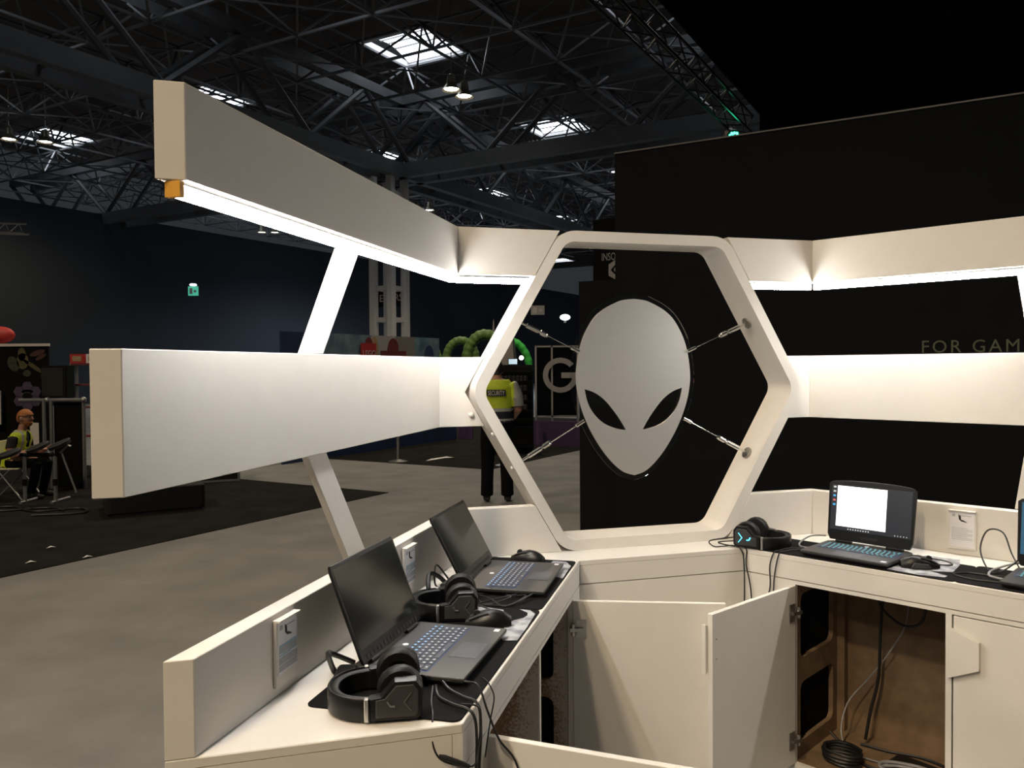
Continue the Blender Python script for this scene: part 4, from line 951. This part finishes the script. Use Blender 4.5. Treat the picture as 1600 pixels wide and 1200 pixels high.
def laptop(fr, s0, o0, w, dep, hinge, lidh, tilt, label, rot=0, style='slim', z=ZT+.003):
    t = thing('laptop', label, 'laptop', fr(s0+w/2, o0, z), frz(fr)+R(rot))
    zt = .021
    # base: sides taper inward below
    def ring(in_, zz): return [Vector((x, y, zz)) for x, y in ((-w/2+in_, in_), (w/2-in_, in_), (w/2-in_, hinge-.002), (w/2-in_*3-.02, dep-in_), (-w/2+in_*3+.02, dep-in_), (-w/2+in_, hinge-.002))]
    part('base', MB().loft([ring(.010, .003), ring(.001, .012), ring(0, .018), ring(.001, zt)]), 'pc_grey', t, bevel=.0008)
    for x in (-w/2+.04, w/2-.04):
        for y in (.03, dep-.04): part('foot', MB().box(x-.015, x+.015, y-.006, y+.006, 0, .004), 'rubber', t)
    kw = w*.86
    part('keyboard_well', MB().box(-kw/2-.004, kw/2+.004, .092, .192, zt, zt+.0004), 'key_well', t)
    keyboard(t, kw, .094, .19, 6, 15 if style == 'slim' else 16, 'some' if style == 'slim' else 'all', 'key_glow' if style == 'slim' else 'key_cyan', zt+.0004)
    part('touchpad', MB().box(-.052, .052, .012, .078, zt, zt+.0005), 'key', t)
    part('sticker', MB().box(w/2-.03, w/2-.012, .014, .028, zt, zt+.0004), 'paper', t)
    part('power_button', MB().lathe([(.008, zt), (.008, zt+.001)], 6, T=Matrix.Translation((0, .208, 0))), 'icon_grey', t)
    for x in (-.3*w, .3*w): part('hinge', MB().tube([(x-.03, hinge, zt+.004), (x+.03, hinge, zt+.004)], .0065, 10), 'pc_black', t, True)
    T_ = Matrix.Translation((0, hinge, zt+.004)) @ Matrix.Rotation(-R(tilt), 4, 'X')   # lid local: x, y thickness (front is -y), z up
    lt = .0075 if style == 'slim' else .012
    lo_ = [(-w/2+.003, .004), (w/2-.003, .004), (w/2, .02), (w/2-.0, lidh-.012), (w/2-.006, lidh), (-w/2+.006, lidh), (-w/2, lidh-.012), (-w/2, .02)]
    if style != 'slim': lo_ = [(-w/2+.01, .004), (w/2-.01, .004), (w/2, .025), (w/2+.004, lidh-.018)]+[(w/2*math.cos(R(a))*.99, lidh-.012+.012*math.sin(R(a))) for a in range(15, 180, 15)]+[(-w/2-.004, lidh-.018), (-w/2, .025)]
    mb = MB(); mb.prism([T_ @ Vector((x, -lt/2, zz)) for x, zz in lo_], [T_ @ Vector((x, lt/2, zz)) for x, zz in lo_])
    lid = part('lid', mb, 'pc_black' if style != 'slim' else 'pc_black', t, bevel=.001)
    yb = -lt/2
    def quad(name, x0, x1, z0, z1, m, lift=.0006): return part(name, MB().box(x0, x1, yb-lift, yb-lift+.0005, z0, z1, T=T_), m, lid)
    sx = w/2-.008; sz0, sz1 = (.034 if style == 'slim' else .042), lidh-(.010 if style == 'slim' else .020)
    if style == 'slim':
        quad('screen', -sx, sx, sz0, sz1, 'screen_off', .0008)
        quad('camera_bar', -.045, .03, lidh-.0085, lidh-.003, 'rubber', .0012)
        vm = MB()
        for k in range(16): vm.box(-.15+k*.019, -.137+k*.019, yb-.0012, yb-.0004, .010, .020, T=T_)
        part('vent_slots', vm, 'rubber', lid, kind='stuff')
    else:
        quad('screen', -sx, sx, sz0, sz1, 'desk_dark' if style == 'doc' else 'desk_blue', .0008)
        W_ = 2*sx; Hh = sz1-sz0
        if style == 'doc':
            quad('white_window', -sx+W_*.075, -sx+W_*.70, sz0+Hh*.085, sz1-Hh*.02, 'doc_white', .0014)
            for k, m in enumerate(('icon_grey', 'icon_grey', 'icon_blue', 'icon_red', 'icon_blue')): quad('icon', -sx+W_*.022, -sx+W_*.055, sz1-Hh*(.075+.098*k), sz1-Hh*(.035+.098*k), m, .0014)
            for k in range(9): quad('icon', -sx+W_*(.23+.032*k), -sx+W_*(.245+.032*k), sz0+Hh*.022, sz0+Hh*.05, 'icon_grey', .0014)
            for k in range(5): quad('icon', sx-W_*(.04+.035*k), sx-W_*(.05+.035*k), sz0+Hh*.022, sz0+Hh*.045, 'icon_grey', .0014)
        part('chin_mark', MB().box(-.03, .03, yb-.0012, yb-.0004, .018, .026, T=T_), 'rubber', lid)
    return t
laptop(L, 1.657, -.535, .350, .272, .238, .236, 21, 'open laptop with dark screen behind the headset at the counter end', rot=-.8)
laptop(L, 2.362, -.515, .358, .275, .252, .230, 28, 'open laptop with dark screen nearest the hexagon', rot=1.2)
laptop(Rw, -1.312, -2.832, .312, .245, .225, .232, 8, 'open laptop showing a white window on its lit screen', rot=-2.0, style='doc')
laptop(Rw, -.672, -2.842, .312, .245, .225, .232, 8, 'open laptop with blue screen on the plain desk mat', style='blue')

# info cards in acrylic holders
def info_card(fr, s0, s1, z0, z1, o, label, art='ink'):
    t = thing('info_card', label, 'card', fr((s0+s1)/2, o+.006, z0), frz(fr))
    w, h = s1-s0, z1-z0
    part('holder', MB().box(-w/2, w/2, -.003, .005, 0, h), 'white_paint', t, bevel=.001); part('lip', MB().box(-w/2, w/2, -.012, .005, h, h+.004), 'white_paint', t)
    pa = part('sheet', MB().box(-w/2+.005, w/2-.005, -.0042, -.0032, h*.06 if art != 'ink2' else h*.18, h-.003), 'paper', t)
    q = lambda n_, x0, x1, a, b_, m: part(n_, MB().box(-w/2+w*x0, -w/2+w*x1, -.0050, -.0043, h*a, h*b_), m, pa)
    q('mark', .14, .26, .86, .93, 'print_grey'); q('heading', .36, .84, .885, .9, 'print_grey')
    part('picture', mapped(fill2d([[(-.010, .0), (.004, -.002), (.016, -.008), (.016, -.010), (-.002, -.007), (-.004, .014), (-.012, .018)]], .0006), Vector((.0, -.0047, h*.79)), Vector((1, 0, 0)), EZ), 'ink', pa)
    if art == 'ink2':
        q('text_block', .09, .93, .50, .60, 'print_grey'); q('text_block', .09, .93, .60, .63, 'print_blue'); q('text_block', .09, .93, .33, .44, 'print_grey'); q('text_block', .09, .6, .46, .485, 'print_blue'); q('text_block', .6, .93, .475, .495, 'print_blue'); q('text_block', .09, .93, .23, .31, 'print_grey')
    else:
        for k in range(9): q('text_line', .12, .88 if k % 3 else .7, .56-.038*k, .568-.038*k, 'print_grey')
info_card(L, 1.519, 1.607, .972, 1.112, oL, 'acrylic card holder on the back board by the dark laptop at the counter end', 'ink2')
info_card(L, 2.236, 2.324, .972, 1.108, oL, 'acrylic card holder on the back board between the dark laptops', 'ink2')
info_card(Rw, -.931, -.840, .972, 1.110, oR, 'acrylic card holder with white sheet beside the lit laptop')

# headsets lying on their side: band loop level, ear cups upright
def headset(loc, rotz, label, lit=False, s=1.0, tip=0):
    t = thing('headset', label, 'headset', loc, rotz); t.scale = (s, s, s)
    zc = .023
    pth = [(.03, .086), (-.005, .089), (-.035, .085), (-.068, .068), (-.090, .038), (-.097, 0), (-.090, -.038), (-.068, -.068), (-.035, -.085), (-.005, -.089), (.03, -.086)]
    sp = smooth_path([(x, y, 0) for x, y in pth], 5)
    def band(th, off, h):
        mb = MB(); rings = []
        for i, p in enumerate(sp):
            tg = (sp[min(i+1, len(sp)-1)]-sp[max(i-1, 0)]).normalized(); nn = Vector((-tg.y, tg.x, 0))
            rings.append([p+nn*(off+a)+EZ*(zc+b_) for a, b_ in ((0, -h*.85), (0, h*.85), (th*.3, h), (th*.7, h), (th, h*.85), (th, -h*.85), (th*.7, -h), (th*.3, -h))])
        return mb.loft(rings)
    part('headband', band(.007, -.0035, .0228), 'pc_black', t, 35)
    part('headband_padding', band(.016, .0036, .0215), 'pad_leather', t, 35)
    for sy in (-1, 1):
        part('slider', MB().box(-.026, -.017, sy*.0905-.0055, sy*.0905+.0055, .0005, .047), 'aluminium', t, bevel=.0015)
        hexo = [(-.016, .002), (.080, .001), (.088, .010), (.089, .064), (.077, .080), (.034, .080), (.006, .049), (-.016, .046)]
        def rg(k, y, kx=.04, kz=.038): return [Vector((kx+(x-kx)*k, sy*y, kz+(z-kz)*k)) for x, z in hexo]
        cup = part('ear_cup', MB().loft([rg(.92, .068), rg(1.0, .074), rg(1.0, .090), rg(.95, .0975)]), 'pc_black', t, 22)
        oval = lambda k, y: [Vector((.046+.045*k*math.cos(R(a)), sy*y, .0475+.045*k*math.sin(R(a)))) for a in range(0, 360, 20)]
        part('ear_pad', MB().loft([oval(.92, .069), oval(1.04, .062), oval(1.04, .044), oval(.92, .036), oval(.55, .036), oval(.5, .050)]), 'pad_leather', t, 50)
        part('face_plate', MB().loft([rg(.80, .0976, .046, .036), rg(.76, .0990, .046, .036)]), 'pc_grey', cup, 22)
        lm = 'cyan_led' if lit else 'case_grey'
        part('accent', MB().bar((.066, sy*.100, .056), (.052, sy*.100, .038), .0022, .0022).bar((.052, sy*.100, .038), (.066, sy*.100, .020), .0022, .0022), lm, cup)
        part('accent', MB().tube([(.020, sy*.100, .042), (.025, sy*.100, .032), (.034, sy*.100, .031)], .0025, 6), lm, cup)
    part('microphone', MB().tube([(.075, .05, .006), (.078, .02, .007)], .004, 6), 'rubber', t)
    return t
def yaw_to(v): return math.atan2(v[1], v[0])
headset((-.285, 1.668, ZT+.0035), yaw_to(head(80)), 'black headset lying on the desk mat corner at the counter end')
headset((-.195, 2.290, ZT+.0035), yaw_to(head(84)), 'black headset squeezed between the two dark laptops')
headset((.970, 3.120, ZT+.0035), yaw_to(head(305)), 'black headset with cyan lights beside the lit laptop', lit=True)

# mice
def mouse(loc, rotz, label):
    t = thing('mouse', label, 'mouse', loc, rotz)
    rings = []
    for k in range(13):
        u = k/12; x = -.062+.124*u; wd = .033*(math.sin(math.pi*(.08+.84*u))**.5)*(1-.12*u); hh = .042*(math.sin(math.pi*(.10+.80*u))**.8)*(1.08-.45*u)+.004
        rings.append([Vector((x, wd*math.cos(R(a)), max(.001, hh*math.sin(R(a))**.8 if 0 < a < 180 else .001))) for a in (0, 20, 45, 70, 90, 110, 135, 160, 180)])
    part('shell', MB().loft(rings), 'pc_black', t, 50)
    part('side_wing', MB().loft([[Vector((x, -.033-w_, z)) for x, z in ((-.035, .004), (.03, .004), (.02, .016), (-.025, .020))] for w_ in (-.004, .008)]), 'pc_grey', t, 30)
    part('button', MB().loft([[Vector((x, y0, zz)), Vector((x, y1, zz)), Vector((x, y1, zz+.003)), Vector((x, y0, zz+.003))] for x, y0, y1, zz in ((.0, .003, .022, .0345), (.03, .003, .022, .0265), (.052, .003, .017, .0165))]), 'pc_grey', t, 30)
    part('button', MB().loft([[Vector((x, y0, zz)), Vector((x, y1, zz)), Vector((x, y1, zz+.003)), Vector((x, y0, zz+.003))] for x, y0, y1, zz in ((.0, -.022, -.003, .0345), (.03, -.022, -.003, .0265), (.052, -.017, -.003, .0165))]), 'pc_grey', t, 30)
    part('wheel', MB().tube([(.03, -.004, .030), (.03, .004, .030)], .010, 12), 'rubber', t, True)
    return t
mouse(L(2.085, -.605, ZT+.0045), yaw_to(-nL)+.25, 'black mouse with raised side wing between the two dark laptops')
mouse(L(2.80, -.665, ZT+.0045), yaw_to(-nL)-.2, 'black mouse at the corner beside the hexagon')
mouse(Rw(-.935, -2.94, ZT+.0045), yaw_to(head(100)), 'dark mouse on the grey print beside the lit laptop')

# power adapters and plugs on the counter
def brick(loc, rotz, size, label, nm='power_adapter'):
    t = thing(nm, label, 'adapter', loc, rotz); a, b_, c = size
    part('case', MB().plan(rrect(-a/2, a/2, -b_/2, b_/2, min(a, b_)*.22), 0, c), 'pc_black', t, bevel=.004); part('strain_relief', MB().tube([(a/2-.002, 0, c/2), (a/2+.025, 0, c/2)], [.006, .004], 8), 'rubber', t, True)
brick(L(1.625, -.80, ZT+.0035), 1.6, (.075, .045, .03), 'black adapter block behind the laptop at the counter end')
brick(L(2.37, -.80, ZT+.0035), 1.2, (.10, .05, .035), 'black adapter block behind the laptop nearest the hexagon')
def cable(name, pts, r, m, label, cat='cable', group=None, k=6, n=6, extra=None):
    t = thing(name, label, cat, Vector(pts[0]), 0, group)
    part('cord', MB().tube(smooth_path(pts, k), r, n), m, t, True, world=True)
    if extra:
        for nm, p0, p1, rr in extra: part(nm, MB().tube([p0, Vector(p0).lerp(Vector(p1), .15), Vector(p0).lerp(Vector(p1), .85), p1], [rr*.7, rr, rr, rr*.7], 8), m, t, True, world=True)
    return t
zc = ZT+.006
# loops of plug leads behind the laptops
cable('plug_lead', [L(1.74, -.835, zc), L(1.70, -.865, zc+.03), L(1.66, -.86, zc+.045), L(1.64, -.835, zc+.015), L(1.67, -.84, zc)], .0065, 'cable_black', 'thick curled black lead behind the laptop at the counter end', k=8)
cable('plug_lead', [L(2.44, -.845, zc), L(2.40, -.86, zc+.035), L(2.35, -.87, zc+.055), L(2.31, -.86, zc+.03), L(2.30, -.85, zc)], .007, 'cable_black', 'thick arched black lead behind the laptop nearest the hexagon', k=8)
cable('thin_lead', [L(2.50, -.86, zc), L(2.44, -.88, zc+.06), L(2.37, -.86, zc+.02), L(2.36, -.83, zc)], .003, 'cable_black', 'thin black lead arching by the back board near the hexagon laptop')
# tangle between the laptops
for k, pts in enumerate(([(2.37, -.63), (2.30, -.60), (2.26, -.66), (2.31, -.72), (2.36, -.69)], [(2.40, -.58), (2.30, -.62), (2.24, -.70), (2.20, -.66), (2.16, -.58)], [(2.44, -.54), (2.33, -.55), (2.26, -.60), (2.22, -.72)], [(2.35, -.72), (2.28, -.66), (2.25, -.60), (2.33, -.56), (2.36, -.60)])):
    cable('usb_lead', [L(a, b_, zc+(.012 if i % 2 else 0)) for i, (a, b_) in enumerate(pts)], .0024, 'cable_black', 'thin black lead in the tangle between the two dark laptops', group='leads tangled between the dark laptops')
# leads over the counter edge by the near headset
jack = L(1.65, -.565, ZT+.018)
hl = lambda s, dz, out=.006: L(s, fL+out, ZT+dz)
cable('headset_lead', [L(1.655, -.60, zc), L(1.60, -.575, zc), L(1.56, -.53, zc+.004), hl(1.545, .004), hl(1.55, -.05, .014), hl(1.555, -.16, .01), hl(1.56, -.40, .012), hl(1.56, -.8, .02)], .0032, 'cable_black', 'thick black lead dropping straight down over the counter end', group='leads over the counter end')
cable('headset_lead', [L(1.655, -.585, zc+.01), L(1.63, -.56, zc+.004), L(1.60, -.52, zc+.004), hl(1.585, .004), hl(1.578, -.05, .014), hl(1.575, -.16, .01), hl(1.58, -.40, .012), hl(1.59, -.8, .02)], .0032, 'cable_black', 'thick black lead dropping straight down over the counter end', group='leads over the counter end')
cable('charger_lead', [L(1.66, -.575, zc+.012), L(1.66, -.53, zc+.012), L(1.645, -.50, zc+.01), hl(1.635, -.03, .012), hl(1.66, -.10, .03), hl(1.665, -.16, .07), L(1.65, fL+.09, ZT-.3), L(1.63, fL+.09, .3)], .0026, 'cable_black', 'black lead hanging over the near open door')
cable('inline_lead', [L(1.635, -.60, zc+.006), L(1.57, -.58, zc), L(1.51, -.555, zc), L(1.475, -.545, ZT-.02), L(1.475, -.535, ZT-.055), L(1.487, -.515, ZT-.075), hl(1.50, -.082, .02), hl(1.535, -.07, .02), hl(1.575, -.04, .014), hl(1.58, .0, .010), L(1.57, -.515, zc+.002)], .0020, 'cable_black', 'thin black lead with inline remote looping below the counter end',
      extra=[('inline_remote', L(1.478, -.532, ZT-.058), L(1.497, -.475, ZT-.082), .0055)])
cable('thin_lead', [L(1.72, -.515, zc), L(1.70, -.50, zc+.003), L(1.685, fL+.004, ZT+.003), hl(1.68, -.02, .014), hl(1.665, -.06, .010), hl(1.645, -.10, .008), hl(1.635, -.13, .006)], .0017, 'cable_black', 'thin black lead curving over the counter front edge')
# leads at the corner by the headset with cyan lights
hc = C(1.60, fC+.01, 0)
rl = lambda s, dz, out=.006: Rw(s, fR+out, ZT+dz)
pA = Vector((.885, 3.10, 0))
cable('headset_lead', [pA+Vector((-.02, .02, .985)), C(1.575, -2.80, zc+.015), C(1.57, -2.765, zc), C(1.60, -2.755, zc), C(1.645, -2.745, zc+.002), C(1.665, fC+.010, ZT-.01), C(1.672, fC+.014, ZT-.08), C(1.672, fC+.016, .70), C(1.675, fC+.02, .42)], .0026, 'cable_black', 'black headset lead hanging straight down the stand\'s inner corner')
cable('headset_lead', [pA+Vector((-.01, .0, .975)), C(1.60, -2.785, zc+.01), C(1.64, -2.75, zc), rl(-1.515, .002), rl(-1.51, -.06, .012), rl(-1.49, -.16, .012), rl(-1.475, -.35, .02), rl(-1.47, -.6, .02)], .0026, 'cable_black', 'black headset lead hanging beside the inner corner, slightly slanted')
cable('usb_lead', [Rw(-1.33, -2.95, zc+.003), Rw(-1.38, -2.90, zc+.002), Rw(-1.395, -2.85, zc), rl(-1.40, .003), rl(-1.415, -.05, .01), rl(-1.415, -.14, .012), rl(-1.45, -.25, .03), rl(-1.47, -.45, .04)], .0024, 'cable_black', 'black lead dropping from the lit laptop\'s mat, bending away')
cable('usb_lead', [Rw(-1.32, -2.94, zc+.003), Rw(-1.36, -2.88, zc+.002), Rw(-1.375, -2.84, zc), rl(-1.38, .003), rl(-1.395, -.07, .01), rl(-1.40, -.16, .012), rl(-1.385, -.25, .02), rl(-1.385, -.5, .02)], .0024, 'cable_black', 'black lead dropping straight from the lit laptop\'s mat')
cable('white_lead', [Rw(-1.312, -2.93, zc+.008), Rw(-1.36, -2.95, zc+.004), Rw(-1.385, -3.0, zc+.008), Rw(-1.36, -3.04, zc+.03), Rw(-1.31, -3.06, zc+.035)], .0032, 'cable_grey', 'pale grey lead curving out from behind the lit laptop')
cable('mouse_lead', [Rw(-.96, -2.985, zc+.004), Rw(-.90, -3.0, zc+.002), Rw(-.86, -3.04, zc), Rw(-.90, -3.085, zc), Rw(-.98, -3.09, zc), Rw(-1.03, -3.08, zc+.006)], .0022, 'cable_black', 'thin mouse lead curling behind the dark mouse')
cable('loop_lead', [Rw(-.66, -3.06, zc+.01), Rw(-.70, -3.12, zc+.05), Rw(-.735, -3.16, zc+.11), Rw(-.785, -3.17, zc+.11), Rw(-.80, -3.14, zc+.05), Rw(-.765, -3.08, zc), Rw(-.72, -3.02, zc), Rw(-.68, -3.05, zc+.03), Rw(-.66, -3.10, zc+.06)], .0028, 'cable_black', 'black lead standing up in a tall loop beside the blue screened laptop')
cable('white_lead', [Rw(-.62, -3.09, zc+.04), Rw(-.68, -3.06, zc+.03), Rw(-.73, -3.01, zc+.01), Rw(-.725, -2.95, zc+.004), Rw(-.68, -2.92, zc+.006)], .0036, 'cable_grey', 'pale grey lead curving in front of the blue screened laptop')
cable('mat_lead', [Rw(-.66, -3.0, zc), Rw(-.72, -2.97, zc), Rw(-.79, -2.96, zc), Rw(-.82, -2.91, zc), Rw(-.76, -2.88, zc), Rw(-.70, -2.89, zc), Rw(-.66, -2.90, zc)], .0026, 'cable_black', 'black lead lying in a flat loop on the plain desk mat')

# inside the open cabinet
ci = lambda s, o, z: Rw(s, o, z)
cable('power_lead', [ci(-1.12, -3.12, .90), ci(-1.12, -3.14, .80), ci(-1.135, -3.15, .72), ci(-1.14, -3.15, .60), ci(-1.15, -3.16, .45), ci(-1.175, -3.15, .32), ci(-1.19, -3.14, .21)], .006, 'cable_black', 'thick black lead hanging down inside the open cabinet')
cable('power_lead', [ci(-1.12, -3.10, .90), ci(-1.13, -3.11, .76), ci(-1.08, -3.12, .70), ci(-1.03, -3.12, .685), ci(-.985, -3.12, .71), ci(-.97, -3.12, .78), ci(-.99, -3.12, .86), ci(-1.02, -3.12, .90)], .005, 'cable_black', 'thick black lead looping high inside the open cabinet')
cable('grey_lead', [ci(-1.04, -3.16, .90), ci(-1.05, -3.17, .70), ci(-1.10, -3.17, .58), ci(-1.18, -3.16, .45), ci(-1.25, -3.12, .34), ci(-1.25, -3.06, .24), ci(-1.19, -3.02, .20), ci(-1.05, -3.02, .20), ci(-.95, -3.06, .20)], .003, 'cable_grey', 'thin pale lead hanging slanted inside the open cabinet')
def coil(c, rx, ry, turns, r, m, label, rise=.004, seed=1):
    random.seed(seed); pts = []
    for k in range(turns*14):
        a = 2*math.pi*k/14; f = 1+random.uniform(-.07, .07); pts.append(c+Rw.d*(rx*f*math.cos(a))+Rw.n*(ry*f*math.sin(a))+EZ*(r+k*rise/14*1.0+random.uniform(0, .002)))
    t = thing('cable_coil', label, 'cable', c); part('cord', MB().tube(smooth_path(pts, 2), r, 6), m, t, True, world=True)
coil(ci(-1.20, -2.945, ZB), .065, .05, 4, .0055, 'cable_black', 'black lead coiled on the cabinet floor', .012, 2)
coil(ci(-.94, -2.90, ZB), .105, .055, 6, .0055, 'cable_grey', 'thick grey cable coiled on the cabinet floor', .010, 4)
cable('power_lead', [ci(-1.29, -3.05, ZB+.05), ci(-1.24, -3.04, ZB+.02), ci(-1.18, -3.0, ZB+.008), ci(-1.12, -2.96, ZB+.008), ci(-1.06, -2.96, ZB+.008)], .0055, 'cable_black', 'black lead running from the side panel to the adapter on the cabinet floor')
t = thing('power_adapter', 'large black power adapter with white label on the cabinet floor', 'adapter', ci(-.95, -3.01, ZB), frz(Rw)-.15)
part('case', MB().plan(rrect(-.10, .10, -.045, .045, .012), 0, .042), 'pc_black', t, bevel=.004); part('label_sticker', MB().box(.05, .075, -.0462, -.0452, .008, .034), 'paper', t)
for k in range(4): part('label_line', MB().box(-.03, .04, -.0460, -.0452, .010+.006*k, .012+.006*k), 'print_grey', t)
cable('power_lead', [ci(-.85, -3.02, ZB+.02), ci(-.835, -3.06, ZB+.006), ci(-.90, -3.14, ZB+.006), ci(-1.0, -3.16, ZB+.006), ci(-1.1, -3.13, ZB+.006), ci(-1.2, -3.12, ZB+.006)], .0055, 'cable_black', 'black lead behind the large adapter on the cabinet floor')
